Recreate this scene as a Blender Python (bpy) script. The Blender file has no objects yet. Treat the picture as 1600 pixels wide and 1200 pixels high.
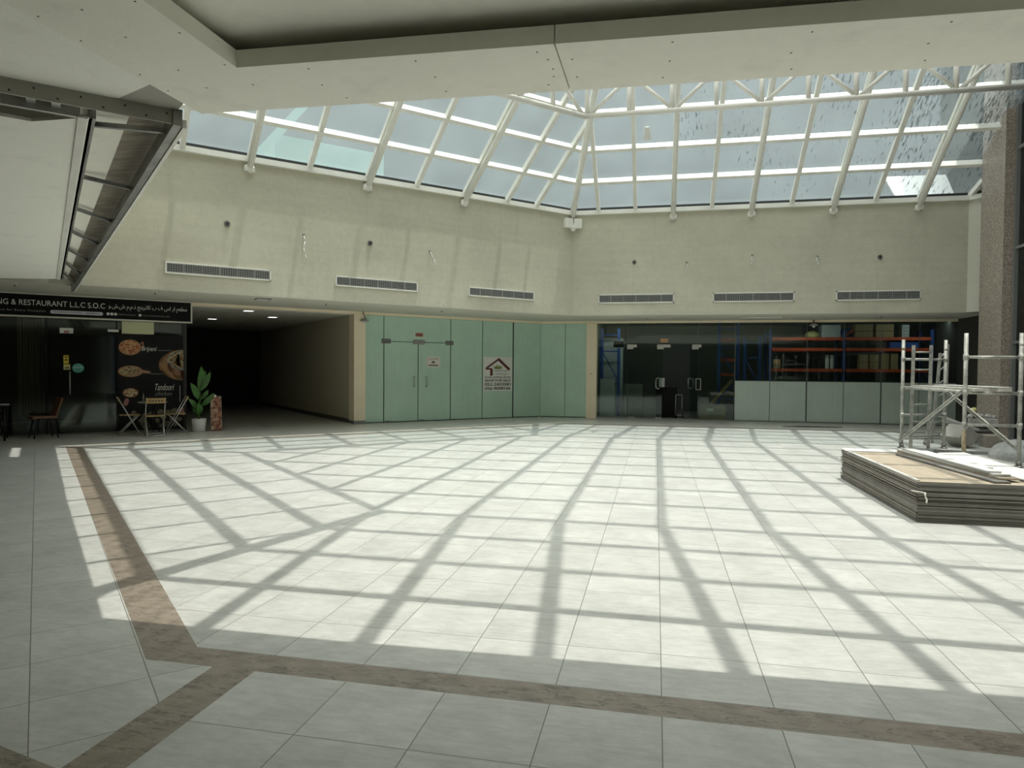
import bpy, bmesh, math, random
from mathutils import Matrix, Vector
random.seed(7)
SC = bpy.context.scene
COL = SC.collection
PI = math.pi
S2 = math.sqrt(2.0)

# ------------------------------------------------------------------ camera
def cam_matrix(yaw, pitch, roll, loc):
    cy, sy, cp, sp = math.cos(yaw), math.sin(yaw), math.cos(pitch), math.sin(pitch)
    f = Vector((sy*cp, cy*cp, sp)); r = Vector((cy, -sy, 0)); u = r.cross(f)
    cr, sr = math.cos(roll), math.sin(roll)
    r2 = cr*r + sr*u; u2 = -sr*r + cr*u
    m = Matrix((( r2.x, u2.x, -f.x, loc[0]), (r2.y, u2.y, -f.y, loc[1]), (r2.z, u2.z, -f.z, loc[2]), (0, 0, 0, 1)))
    return m
cd = bpy.data.cameras.new('camera'); co = bpy.data.objects.new('camera', cd); COL.objects.link(co)
cd.sensor_width = 36.0; cd.lens = 1061.04*36.0/1600.0
cd.clip_start = 0.05; cd.clip_end = 300
co.matrix_world = cam_matrix(-0.2087, -0.0227, 0.0082, (0, 0, 1.6))
SC.camera = co

# ------------------------------------------------------------------ light
SKY_LO, SKY_HI = 0.163, 4.0
SUN_E = 3.2
FILL_TUBE_W = 5.5          # weak unseen tubes added to brighten the storage shop
SUN_DIR = Vector((-0.162, -0.04, -1.0))
w = bpy.data.worlds.new('sky'); SC.world = w; w.use_nodes = True
nt = w.node_tree; nt.nodes.clear()
tc = nt.nodes.new('ShaderNodeTexCoord'); sep = nt.nodes.new('ShaderNodeSeparateXYZ')
ramp = nt.nodes.new('ShaderNodeValToRGB'); bg = nt.nodes.new('ShaderNodeBackground'); out = nt.nodes.new('ShaderNodeOutputWorld')
nt.links.new(tc.outputs['Generated'], sep.inputs[0]); nt.links.new(sep.outputs['Z'], ramp.inputs[0])
nt.links.new(ramp.outputs[0], bg.inputs[0]); nt.links.new(bg.outputs[0], out.inputs[0])
e = ramp.color_ramp.elements
e[0].position = 0.15; e[0].color = (0.89*SKY_LO, 0.99*SKY_LO, 1.02*SKY_LO, 1)
e[1].position = 0.95; e[1].color = (0.985*SKY_HI, 1.0*SKY_HI, 0.985*SKY_HI, 1)
for p_, k_ in ((0.46, SKY_LO*1.5), (0.66, SKY_HI*0.5)):      # hazy sky, much brighter around the high sun
    m_ = ramp.color_ramp.elements.new(p_); m_.color = (0.94*k_, 1.0*k_, 1.0*k_, 1)
bg.inputs[1].default_value = 1.0
sl = bpy.data.lights.new('sun', 'SUN'); sl.energy = SUN_E; sl.angle = math.radians(0.53); sl.color = (1.0, 0.965, 0.9)
so = bpy.data.objects.new('sun', sl); COL.objects.link(so); so.location = (0, 0, 30)
so.rotation_euler = SUN_DIR.to_track_quat('-Z', 'Y').to_euler()
SC.view_settings.view_transform = 'Standard'; SC.view_settings.look = 'None'
SC.view_settings.gamma = 1.0; SC.view_settings.use_curve_mapping = False
SC.view_settings.exposure = 0.08
SC.cycles.max_bounces = 12; SC.cycles.diffuse_bounces = 6; SC.cycles.transparent_max_bounces = 16
SC.cycles.caustics_reflective = False; SC.cycles.caustics_refractive = False

# ------------------------------------------------------------------ materials
def nmat(name):
    m = bpy.data.materials.new(name); m.use_nodes = True
    t = m.node_tree; b = t.nodes.get('Principled BSDF'); return m, t, b
def rgba(c): return (c[0], c[1], c[2], 1.0)
def math_node(t, op, a, b=None):
    n = t.nodes.new('ShaderNodeMath'); n.operation = op
    for i, x in enumerate((a, b)):
        if x is None: continue
        if isinstance(x, (int, float)): n.inputs[i].default_value = x
        else: t.links.new(x, n.inputs[i])
    return n.outputs[0]
def mixc(t, fac, a, b):
    n = t.nodes.new('ShaderNodeMix'); n.data_type = 'RGBA'
    for s, x in ((n.inputs[0], fac), (n.inputs[6], a), (n.inputs[7], b)):
        if isinstance(x, (int, float)): s.default_value = x
        elif isinstance(x, tuple): s.default_value = rgba(x)
        else: t.links.new(x, s)
    return n.outputs[2]
def noise(t, vec, scale, detail=4, rough=0.6):
    n = t.nodes.new('ShaderNodeTexNoise'); n.inputs['Scale'].default_value = scale
    n.inputs['Detail'].default_value = detail; n.inputs['Roughness'].default_value = rough
    if vec is not None: t.links.new(vec, n.inputs['Vector'])
    return n.outputs['Fac']
def ramp2(t, fac, p0, p1, c0=(0, 0, 0), c1=(1, 1, 1)):
    n = t.nodes.new('ShaderNodeValToRGB'); t.links.new(fac, n.inputs[0])
    n.color_ramp.elements[0].position = p0; n.color_ramp.elements[0].color = rgba(c0)
    n.color_ramp.elements[1].position = p1; n.color_ramp.elements[1].color = rgba(c1)
    return n.outputs[0]
def objco(t, scale=(1, 1, 1), rot=(0, 0, 0), loc=(0, 0, 0)):
    c = t.nodes.new('ShaderNodeTexCoord'); mp = t.nodes.new('ShaderNodeMapping')
    mp.inputs['Scale'].default_value = scale; mp.inputs['Rotation'].default_value = rot; mp.inputs['Location'].default_value = loc
    t.links.new(c.outputs['Object'], mp.inputs[0]); return mp.outputs[0]
def mat(name, c, rough=0.6, metal=0.0, var=0.0, vscale=6.0, spec=0.5, stretch=(1, 1, 1), bump=0.0, c2=None):
    m, t, b = nmat(name)
    b.inputs['Roughness'].default_value = rough; b.inputs['Metallic'].default_value = metal
    b.inputs['Specular IOR Level'].default_value = spec
    v = objco(t, stretch); f = noise(t, v, vscale, 5)
    if var > 0 or c2:
        lo = c2 if c2 else tuple(x*(1-var) for x in c)
        hi = c if c2 else tuple(min(1, x*(1+var*0.6)) for x in c)
        col = mixc(t, ramp2(t, f, 0.35, 0.68), lo, hi)
        t.links.new(col, b.inputs['Base Color'])
    else:
        col = mixc(t, f, tuple(x*0.97 for x in c), tuple(min(1, x*1.03) for x in c)); t.links.new(col, b.inputs['Base Color'])
    if bump > 0:
        bn = t.nodes.new('ShaderNodeBump'); bn.inputs['Strength'].default_value = bump; bn.inputs['Distance'].default_value = 0.01
        t.links.new(noise(t, v, vscale*9, 4), bn.inputs['Height']); t.links.new(bn.outputs[0], b.inputs['Normal'])
    return m
def emit(name, c, s):
    m = bpy.data.materials.new(name); m.use_nodes = True; t = m.node_tree; t.nodes.clear()
    e = t.nodes.new('ShaderNodeEmission'); o = t.nodes.new('ShaderNodeOutputMaterial')
    e.inputs[0].default_value = rgba(c); e.inputs[1].default_value = s; t.links.new(e.outputs[0], o.inputs[0]); return m
def tile_mat(name, ua, va, u0, v0, su, sv, base=(0.515, 0.525, 0.495), rough=0.3):
    """stone-look tiles; ua, va are the plan directions whose dot products run across the joints"""
    m, t, b = nmat(name)
    c = t.nodes.new('ShaderNodeTexCoord'); s = t.nodes.new('ShaderNodeSeparateXYZ'); t.links.new(c.outputs['Object'], s.inputs[0])
    def dot(a):
        return math_node(t, 'ADD', math_node(t, 'MULTIPLY', s.outputs[0], a[0]), math_node(t, 'MULTIPLY', s.outputs[1], a[1]))
    def joint(d, o, w_):
        q = math_node(t, 'DIVIDE', math_node(t, 'SUBTRACT', d, o), w_)
        fr = math_node(t, 'FRACT', q); fl = math_node(t, 'FLOOR', q)
        dist = math_node(t, 'MULTIPLY', math_node(t, 'MINIMUM', fr, math_node(t, 'SUBTRACT', 1.0, fr)), w_)
        return dist, fl
    d1, f1 = joint(dot(ua), u0, su); d2, f2 = joint(dot(va), v0, sv)
    dm = math_node(t, 'MINIMUM', d1, d2)
    grout = ramp2(t, math_node(t, 'DIVIDE', dm, 0.004), 0.45, 0.75, (1, 1, 1), (0, 0, 0))
    cmb = t.nodes.new('ShaderNodeCombineXYZ'); t.links.new(f1, cmb.inputs[0]); t.links.new(f2, cmb.inputs[1])
    wn = t.nodes.new('ShaderNodeTexWhiteNoise'); wn.noise_dimensions = '2D'; t.links.new(cmb.outputs[0], wn.inputs['Vector'])
    off = t.nodes.new('ShaderNodeVectorMath'); off.operation = 'MULTIPLY_ADD'
    t.links.new(wn.outputs['Color'], off.inputs[0]); off.inputs[1].default_value = (9, 9, 9); t.links.new(c.outputs['Object'], off.inputs[2])
    mp = t.nodes.new('ShaderNodeMapping'); mp.inputs['Rotation'].default_value = (0, 0, math.atan2(ua[1], ua[0])); mp.inputs['Scale'].default_value = (2.2, 7.0, 1)
    t.links.new(off.outputs[0], mp.inputs[0])
    n1 = noise(t, mp.outputs[0], 3.4, 10, 0.74); n2 = noise(t, off.outputs[0], 3.0, 7, 0.66)
    k = math_node(t, 'ADD', math_node(t, 'MULTIPLY', n1, 0.55), math_node(t, 'MULTIPLY', n2, 0.45))
    k = math_node(t, 'ADD', k, math_node(t, 'MULTIPLY', math_node(t, 'SUBTRACT', wn.outputs['Value'], 0.5), 0.06))
    col = mixc(t, ramp2(t, k, 0.36, 0.64), tuple(x*0.76 for x in base), tuple(min(1, x*1.13) for x in base))
    col = mixc(t, grout, col, (0.16, 0.155, 0.14))
    t.links.new(col, b.inputs['Base Color'])
    b.inputs['Roughness'].default_value = rough; b.inputs['Specular IOR Level'].default_value = 0.35
    bn = t.nodes.new('ShaderNodeBump'); bn.inputs['Strength'].default_value = 0.25; bn.inputs['Distance'].default_value = 0.004
    t.links.new(math_node(t, 'SUBTRACT', math_node(t, 'MULTIPLY', n2, 0.2), grout), bn.inputs['Height']); t.links.new(bn.outputs[0], b.inputs['Normal'])
    return m
def wood_band(name, ang):
    m, t, b = nmat(name)
    v = objco(t, (1.0, 1.0, 1.0), (0, 0, -ang))
    wv = t.nodes.new('ShaderNodeTexWave'); wv.wave_type = 'BANDS'; wv.bands_direction = 'DIAGONAL'
    wv.inputs['Scale'].default_value = 2.4; wv.inputs['Distortion'].default_value = 7.0; wv.inputs['Detail'].default_value = 8; wv.inputs['Detail Scale'].default_value = 1.6; wv.inputs['Detail Roughness'].default_value = 0.72
    t.links.new(v, wv.inputs['Vector'])
    n = noise(t, objco(t, (1.6, 13.0, 1.0), (0, 0, -ang-0.6)), 2.6, 8, 0.7)
    vein = noise(t, objco(t, (1.2, 4.5, 1.0), (0, 0, -ang-0.85)), 2.2, 4, 0.55)
    dark = ramp2(t, math_node(t, 'ABSOLUTE', math_node(t, 'SUBTRACT', vein, 0.47)), 0.0, 0.022, (1, 1, 1), (0, 0, 0))
    vein2 = noise(t, objco(t, (2.0, 3.0, 1.0), (0, 0, -ang-0.3), (3, 1, 0)), 2.6, 4, 0.6)
    pale = ramp2(t, math_node(t, 'ABSOLUTE', math_node(t, 'SUBTRACT', vein2, 0.5)), 0.0, 0.012, (1, 1, 1), (0, 0, 0))
    col = mixc(t, ramp2(t, wv.outputs['Fac'], 0.1, 0.9), (0.150, 0.118, 0.088), (0.225, 0.185, 0.142))
    col = mixc(t, ramp2(t, n, 0.3, 0.75), col, (0.285, 0.245, 0.198))
    col = mixc(t, math_node(t, 'MULTIPLY', dark, 0.7), col, (0.07, 0.055, 0.042))
    col = mixc(t, math_node(t, 'MULTIPLY', pale, 0.4), col, (0.42, 0.37, 0.31))
    t.links.new(col, b.inputs['Base Color']); b.inputs['Roughness'].default_value = 0.38; return m
def plaster(name, c, amt=0.16, rough=0.85):
    m, t, b = nmat(name)
    v = objco(t)
    n1 = noise(t, v, 0.55, 6, 0.62); n2 = noise(t, v, 9, 5, 0.7); n3 = noise(t, objco(t, (0.25, 0.25, 5)), 1.6, 4)
    k = math_node(t, 'ADD', math_node(t, 'MULTIPLY', n1, 0.5), math_node(t, 'ADD', math_node(t, 'MULTIPLY', n2, 0.3), math_node(t, 'MULTIPLY', n3, 0.2)))
    col = mixc(t, ramp2(t, k, 0.36, 0.64), tuple(x*(1-amt) for x in c), tuple(x*(1+amt*0.7) for x in c))
    st = noise(t, objco(t, (3.0, 3.0, 0.16)), 1.3, 5, 0.6)
    col = mixc(t, math_node(t, 'MULTIPLY', ramp2(t, st, 0.56, 0.74), 0.28), col, tuple(x*0.72 for x in c))
    t.links.new(col, b.inputs['Base Color']); b.inputs['Roughness'].default_value = rough; b.inputs['Specular IOR Level'].default_value = 0.2
    bn = t.nodes.new('ShaderNodeBump'); bn.inputs['Strength'].default_value = 0.3; bn.inputs['Distance'].default_value = 0.01
    t.links.new(n2, bn.inputs['Height']); t.links.new(bn.outputs[0], b.inputs['Normal']); return m
def glassmat(name, tint, gloss=0.08, dust=0.0, dustc=(0.7, 0.75, 0.75), rough=0.03, streaks=None, translucent=False):
    m = bpy.data.materials.new(name); m.use_nodes = True; t = m.node_tree; t.nodes.clear()
    o = t.nodes.new('ShaderNodeOutputMaterial'); tr = t.nodes.new('ShaderNodeBsdfTransparent'); tr.inputs[0].default_value = rgba(tint)
    g = t.nodes.new('ShaderNodeBsdfGlossy'); g.inputs['Roughness'].default_value = rough; g.inputs[0].default_value = (0.9, 0.95, 0.95, 1)
    mx = t.nodes.new('ShaderNodeMixShader')
    lw = t.nodes.new('ShaderNodeLayerWeight'); lw.inputs[0].default_value = 0.25
    fac = math_node(t, 'ADD', math_node(t, 'MULTIPLY', lw.outputs['Fresnel'], 0.6), gloss)
    t.links.new(fac, mx.inputs[0])
    t.links.new(tr.outputs[0], mx.inputs[1]); t.links.new(g.outputs[0], mx.inputs[2]); last = mx.outputs[0]
    if dust > 0:
        d = t.nodes.new('ShaderNodeBsdfTranslucent' if translucent else 'ShaderNodeBsdfDiffuse'); d.inputs[0].default_value = rgba(dustc)
        m2 = t.nodes.new('ShaderNodeMixShader')
        n = noise(t, objco(t), 0.8, 5, 0.6)
        df = math_node(t, 'MULTIPLY', math_node(t, 'ADD', n, 0.5), dust)
        t.links.new(df, m2.inputs[0]); t.links.new(last, m2.inputs[1]); t.links.new(d.outputs[0], m2.inputs[2]); last = m2.outputs[0]
    if streaks:
        c = t.nodes.new('ShaderNodeTexCoord'); s = t.nodes.new('ShaderNodeSeparateXYZ'); t.links.new(c.outputs['Object'], s.inputs[0])
        v = objco(t, (26.0, 4.2, 4.2)); n = noise(t, v, 1.0, 4, 0.6)
        big = noise(t, objco(t, (0.55, 0.25, 0.25)), 1.0, 2, 0.5)
        mask = math_node(t, 'MULTIPLY', math_node(t, 'SUBTRACT', s.outputs[0], 1.2), 0.045)
        k = math_node(t, 'ADD', n, math_node(t, 'MINIMUM', mask, 0.14))
        k = math_node(t, 'ADD', k, math_node(t, 'MULTIPLY', math_node(t, 'SUBTRACT', big, 0.52), 0.6))
        k = ramp2(t, k, 0.70, 0.76)
        dd = t.nodes.new('ShaderNodeBsdfDiffuse'); dd.inputs[0].default_value = (0.10, 0.12, 0.125, 1)
        m3 = t.nodes.new('ShaderNodeMixShader'); t.links.new(math_node(t, 'MULTIPLY', k, 0.62), m3.inputs[0])
        t.links.new(last, m3.inputs[1]); t.links.new(dd.outputs[0], m3.inputs[2]); last = m3.outputs[0]
    t.links.new(last, o.inputs[0]); return m
def speckle(name, c1, c2, c3, scale=60):
    m, t, b = nmat(name); v = objco(t)
    vo = t.nodes.new('ShaderNodeTexVoronoi'); vo.inputs['Scale'].default_value = scale; t.links.new(v, vo.inputs['Vector'])
    s = t.nodes.new('ShaderNodeSeparateColor'); t.links.new(vo.outputs['Color'], s.inputs[0])
    col = mixc(t, ramp2(t, s.outputs[0], 0.35, 0.5), c1, c2); col = mixc(t, ramp2(t, s.outputs[1], 0.72, 0.8), col, c3)
    t.links.new(col, b.inputs['Base Color']); b.inputs['Roughness'].default_value = 0.35; return m
def food(name, a, b_, c, scale):
    m, t, b = nmat(name); v = objco(t)
    vo = t.nodes.new('ShaderNodeTexVoronoi'); vo.inputs['Scale'].default_value = scale; t.links.new(v, vo.inputs['Vector'])
    s = t.nodes.new('ShaderNodeSeparateColor'); t.links.new(vo.outputs['Color'], s.inputs[0])
    col = mixc(t, ramp2(t, s.outputs[0], 0.3, 0.6), a, b_); col = mixc(t, ramp2(t, s.outputs[2], 0.65, 0.8), col, c)
    t.links.new(col, b.inputs['Base Color']); b.inputs['Roughness'].default_value = 0.5; return m

M = {}
M['tile_main'] = tile_mat('tile_main', (1, 0), (0, 1), 0.047, 3.882, 0.523, 0.503)
M['tile_front'] = tile_mat('tile_front', (1, 0), (0, 1), 0.047, 2.66, 0.523, 0.52)
M['tile_left'] = tile_mat('tile_left', (0.683, 0.731), (-0.7071, 0.7071), 0.465, 3.40, 0.505, 0.506)
M['tile_walk'] = tile_mat('tile_walk', (0.7071, 0.7071), (-0.7071, 0.7071), 0.2, 15.82, 1.05, 0.6, (0.56, 0.55, 0.5))
M['band0'] = wood_band('brown_band_along', 0.0); M['band1'] = wood_band('brown_band_slant', 2.39); M['band2'] = wood_band('brown_band_depth', 1.57); M['band3'] = wood_band('brown_band_far', 0.785)
M['plaster'] = plaster('grey_plaster', (0.555, 0.535, 0.43), 0.14)
M['soffit'] = plaster('soffit_paint', (0.60, 0.585, 0.50), 0.05)
M['gyp'] = plaster('gypsum_board_face', (0.90, 0.88, 0.79), 0.05)
M['gyp_tray'] = plaster('tray_board_face', (0.88, 0.865, 0.78), 0.05)
M['white_paint'] = plaster('painted_ceiling', (0.92, 0.915, 0.84), 0.02)
M['bare'] = plaster('bare_board', (0.40, 0.39, 0.34), 0.12)
M['cream'] = mat('cream_paint', (0.90, 0.79, 0.59), 0.6, var=0.05, vscale=2)
M['frame_white'] = mat('white_painted_steel', (0.80, 0.79, 0.73), 0.45, var=0.06, vscale=3)
M['gasket'] = mat('black_gasket', (0.02, 0.022, 0.022), 0.6)
M['roof_glass'] = glassmat('dusty_roof_glass', (0.875, 0.93, 0.91), 0.02, 0.12, (0.66, 0.80, 0.80), 0.1, translucent=True)
M['roof_glass_streaked'] = glassmat('streaked_roof_glass', (0.85, 0.91, 0.90), 0.02, 0.12, (0.64, 0.77, 0.78), 0.1, streaks=True, translucent=True)
M['clear_glass'] = glassmat('clear_roof_glass', (0.925, 0.93, 0.905), 0.02)
M['dark_glass'] = glassmat('dark_shop_glass', (0.74, 0.81, 0.78), 0.03)
M['tint_glass'] = glassmat('restaurant_glass', (0.66, 0.70, 0.66), 0.03)
M['curtain_glass'] = glassmat('curtain_wall_glass', (0.06, 0.09, 0.08), 0.10)
def frosted(name, c, c2):
    m, t, b = nmat(name); v = objco(t, (1.2, 1.2, 1.2)); n = noise(t, v, 1.4, 4); s = noise(t, objco(t, (14, 14, 0.5)), 1.5, 3)
    k = math_node(t, 'ADD', math_node(t, 'MULTIPLY', n, 0.6), math_node(t, 'MULTIPLY', s, 0.4))
    t.links.new(mixc(t, ramp2(t, k, 0.35, 0.65), c2, c), b.inputs['Base Color'])
    b.inputs['Roughness'].default_value = 0.22; b.inputs['Specular IOR Level'].default_value = 0.5; return m
M['frost'] = frosted('frosted_green_glass', (0.55, 0.74, 0.625), (0.48, 0.67, 0.56))
M['frost2'] = frosted('frosted_low_glass', (0.60, 0.69, 0.63), (0.53, 0.62, 0.565))
M['seam'] = mat('dark_seam', (0.03, 0.045, 0.04), 0.5)
M['steel'] = mat('brushed_steel', (0.52, 0.52, 0.50), 0.32, 0.9, var=0.1)
M['fitting'] = mat('dull_fitting', (0.22, 0.22, 0.20), 0.4, 0.6)
M['galv'] = mat('galvanised_profile', (0.62, 0.62, 0.60), 0.38, 0.75, var=0.15, vscale=5)
M['galv_shaded'] = mat('shaded_galvanised_profile', (0.30, 0.30, 0.285), 0.35, 0.7, var=0.3, vscale=6)  # galvanised metal darkened for the shade inside the channels
M['scaf'] = mat('scaffold_tube', (0.42, 0.42, 0.38), 0.55, 0.35, var=0.35, vscale=9)
M['rust'] = mat('rusty_tube', (0.36, 0.30, 0.19), 0.7, 0.2, var=0.4, vscale=12)
M['plank'] = mat('scaffold_plank', (0.52, 0.50, 0.45), 0.8, var=0.2, vscale=5)
M['granite'] = speckle('granite', (0.33, 0.265, 0.215), (0.235, 0.195, 0.165), (0.46, 0.41, 0.36), 55)
M['mull'] = mat('grey_aluminium', (0.30, 0.31, 0.30), 0.4, 0.6)
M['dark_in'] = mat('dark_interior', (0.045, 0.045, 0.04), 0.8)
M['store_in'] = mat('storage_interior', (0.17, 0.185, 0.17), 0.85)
M['corr'] = mat('corridor_wall', (0.60, 0.55, 0.42), 0.7, var=0.03)
M['corr_ceil'] = tile_mat('corridor_ceiling_tile', (0.7071, 0.7071), (-0.7071, 0.7071), 0, 18.5, 0.6, 0.6, (0.62, 0.60, 0.53), 0.8)
M['black'] = mat('black_panel', (0.010, 0.010, 0.010), 0.5, spec=0.18)
M['sign_black'] = mat('sign_face', (0.008, 0.009, 0.008), 0.5, spec=0.15)
M['sign_rim'] = mat('sign_rim', (0.66, 0.64, 0.56), 0.4, 0.2)
M['letter'] = mat('pale_lettering', (0.72, 0.72, 0.68), 0.5)
M['letter_dim'] = mat('dim_lettering', (0.30, 0.30, 0.28), 0.5)
M['lilac'] = mat('lilac_pill', (0.60, 0.59, 0.68), 0.5)
M['white'] = mat('white_sheet', (0.78, 0.78, 0.75), 0.55)
M['paper'] = mat('paper', (0.72, 0.70, 0.63), 0.7)
M['maroon'] = mat('maroon_print', (0.12, 0.02, 0.025), 0.5)
M['ink'] = mat('dark_ink', (0.03, 0.025, 0.03), 0.6)
M['gold'] = mat('crown_print', (0.22, 0.24, 0.05), 0.5)
M['redtag'] = mat('red_tag', (0.45, 0.16, 0.12), 0.5)
M['orange_tag'] = mat('orange_tag', (0.72, 0.42, 0.22), 0.5)
M['yellow'] = mat('yellow_sticker', (0.70, 0.55, 0.04), 0.5)
M['teal'] = mat('teal_sticker', (0.08, 0.36, 0.31), 0.5)
M['pale_yellow'] = mat('pale_yellow_box', (0.62, 0.62, 0.38), 0.6)
M['curtain'] = mat('tan_curtain', (0.30, 0.25, 0.15), 0.9, var=0.1)
M['brown_leather'] = mat('brown_seat', (0.16, 0.075, 0.03), 0.45)
M['dark_metal'] = mat('black_metal', (0.02, 0.02, 0.02), 0.4, 0.4)
M['blue'] = mat('blue_rack_steel', (0.035, 0.10, 0.36), 0.4)
M['orange'] = mat('orange_rack_beam', (0.62, 0.10, 0.035), 0.45)
M['carton'] = mat('carton_board', (0.44, 0.33, 0.19), 0.85, var=0.1)
M['carton_dark'] = mat('dark_carton', (0.36, 0.28, 0.15), 0.85, var=0.1)
M['rackwhite'] = mat('pale_panel', (0.55, 0.58, 0.58), 0.7)
M['gyp_edge'], t_, b_ = nmat('gypsum_edge')
oi = t_.nodes.new('ShaderNodeObjectInfo'); v_ = objco(t_, (1.5, 1.5, 30))
k_ = math_node(t_, 'ADD', math_node(t_, 'MULTIPLY', noise(t_, v_, 2.0, 5), 0.6), math_node(t_, 'MULTIPLY', oi.outputs['Random'], 0.55))
t_.links.new(mixc(t_, ramp2(t_, k_, 0.3, 0.85), (0.085, 0.082, 0.075), (0.25, 0.242, 0.222)), b_.inputs['Base Color']); b_.inputs['Roughness'].default_value = 0.9
M['gyp_back'], t_, b_ = nmat('gypsum_back_paper')
k_ = noise(t_, objco(t_, (3, 1.2, 1)), 2.0, 6, 0.6); c_ = mixc(t_, ramp2(t_, k_, 0.3, 0.7), (0.30, 0.255, 0.19), (0.385, 0.33, 0.25))
k_ = noise(t_, objco(t_, (2.4, 5.5, 1), (0, 0, 0.3), (3, 1, 0)), 1.7, 5, 0.7); c_ = mixc(t_, ramp2(t_, k_, 0.60, 0.70), c_, (0.55, 0.51, 0.44))
t_.links.new(c_, b_.inputs['Base Color']); b_.inputs['Roughness'].default_value = 0.9
M['gyp_white'] = mat('gypsum_front_paper', (0.54, 0.54, 0.515), 0.9)
M['debris'] = mat('plaster_debris', (0.46, 0.45, 0.42), 0.95, var=0.3, vscale=8)
M['grey_box'] = mat('grey_board_box', (0.33, 0.315, 0.285), 0.9, var=0.08)
M['dusty'] = mat('dusty_carton', (0.27, 0.24, 0.20), 0.9, var=0.2)
M['tarp'] = mat('grey_tarp', (0.36, 0.37, 0.36), 0.8, var=0.2)
M['sponge'] = mat('yellow_wrap', (0.55, 0.52, 0.22), 0.8)
M['wood'] = mat('pale_wood', (0.42, 0.29, 0.13), 0.6)
M['plywood'] = mat('plywood', (0.27, 0.235, 0.185), 0.8, var=0.3, vscale=3, stretch=(1, 5, 1))
M['leaf'] = mat('leaf_green', (0.055, 0.16, 0.025), 0.4, var=0.25)
M['pot'] = mat('white_pot', (0.62, 0.62, 0.60), 0.5)
M['soil'] = mat('soil', (0.05, 0.035, 0.02), 0.9)
M['menu'] = food('menu_print', (0.16, 0.035, 0.025), (0.34, 0.16, 0.09), (0.45, 0.33, 0.22), 17)
M['curry'] = food('curry_print', (0.45, 0.17, 0.06), (0.62, 0.36, 0.16), (0.30, 0.06, 0.03), 30)
M['rice'] = food('rice_print', (0.62, 0.45, 0.22), (0.74, 0.62, 0.40), (0.26, 0.06, 0.03), 34)
M['kebab'] = food('kebab_print', (0.20, 0.09, 0.05), (0.35, 0.20, 0.11), (0.40, 0.40, 0.18), 30)
M['copper'] = mat('copper_print', (0.42, 0.21, 0.11), 0.5)
M['board_wood'] = mat('wood_print', (0.38, 0.21, 0.09), 0.6)
M['ash'] = mat('ash_print', (0.19, 0.165, 0.12), 0.8, var=0.5, vscale=16)
M['pink'] = mat('flower_print', (0.42, 0.20, 0.19), 0.6)
M['grille_dark'] = mat('grille_dark', (0.05, 0.055, 0.055), 0.7)
M['grille'] = mat('grille_slat', (0.42, 0.43, 0.41), 0.5)
M['lamp'] = emit('lamp_glow', (1.0, 0.98, 0.92), 2.2)
M['roofblock'] = mat('rooftop_paint', (0.30, 0.42, 0.41), 0.8)
M['bright_patch'] = mat('white_patch_slab', (0.9, 0.9, 0.88), 0.5)  # white of the slab that makes the bright patch behind the panes

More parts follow.
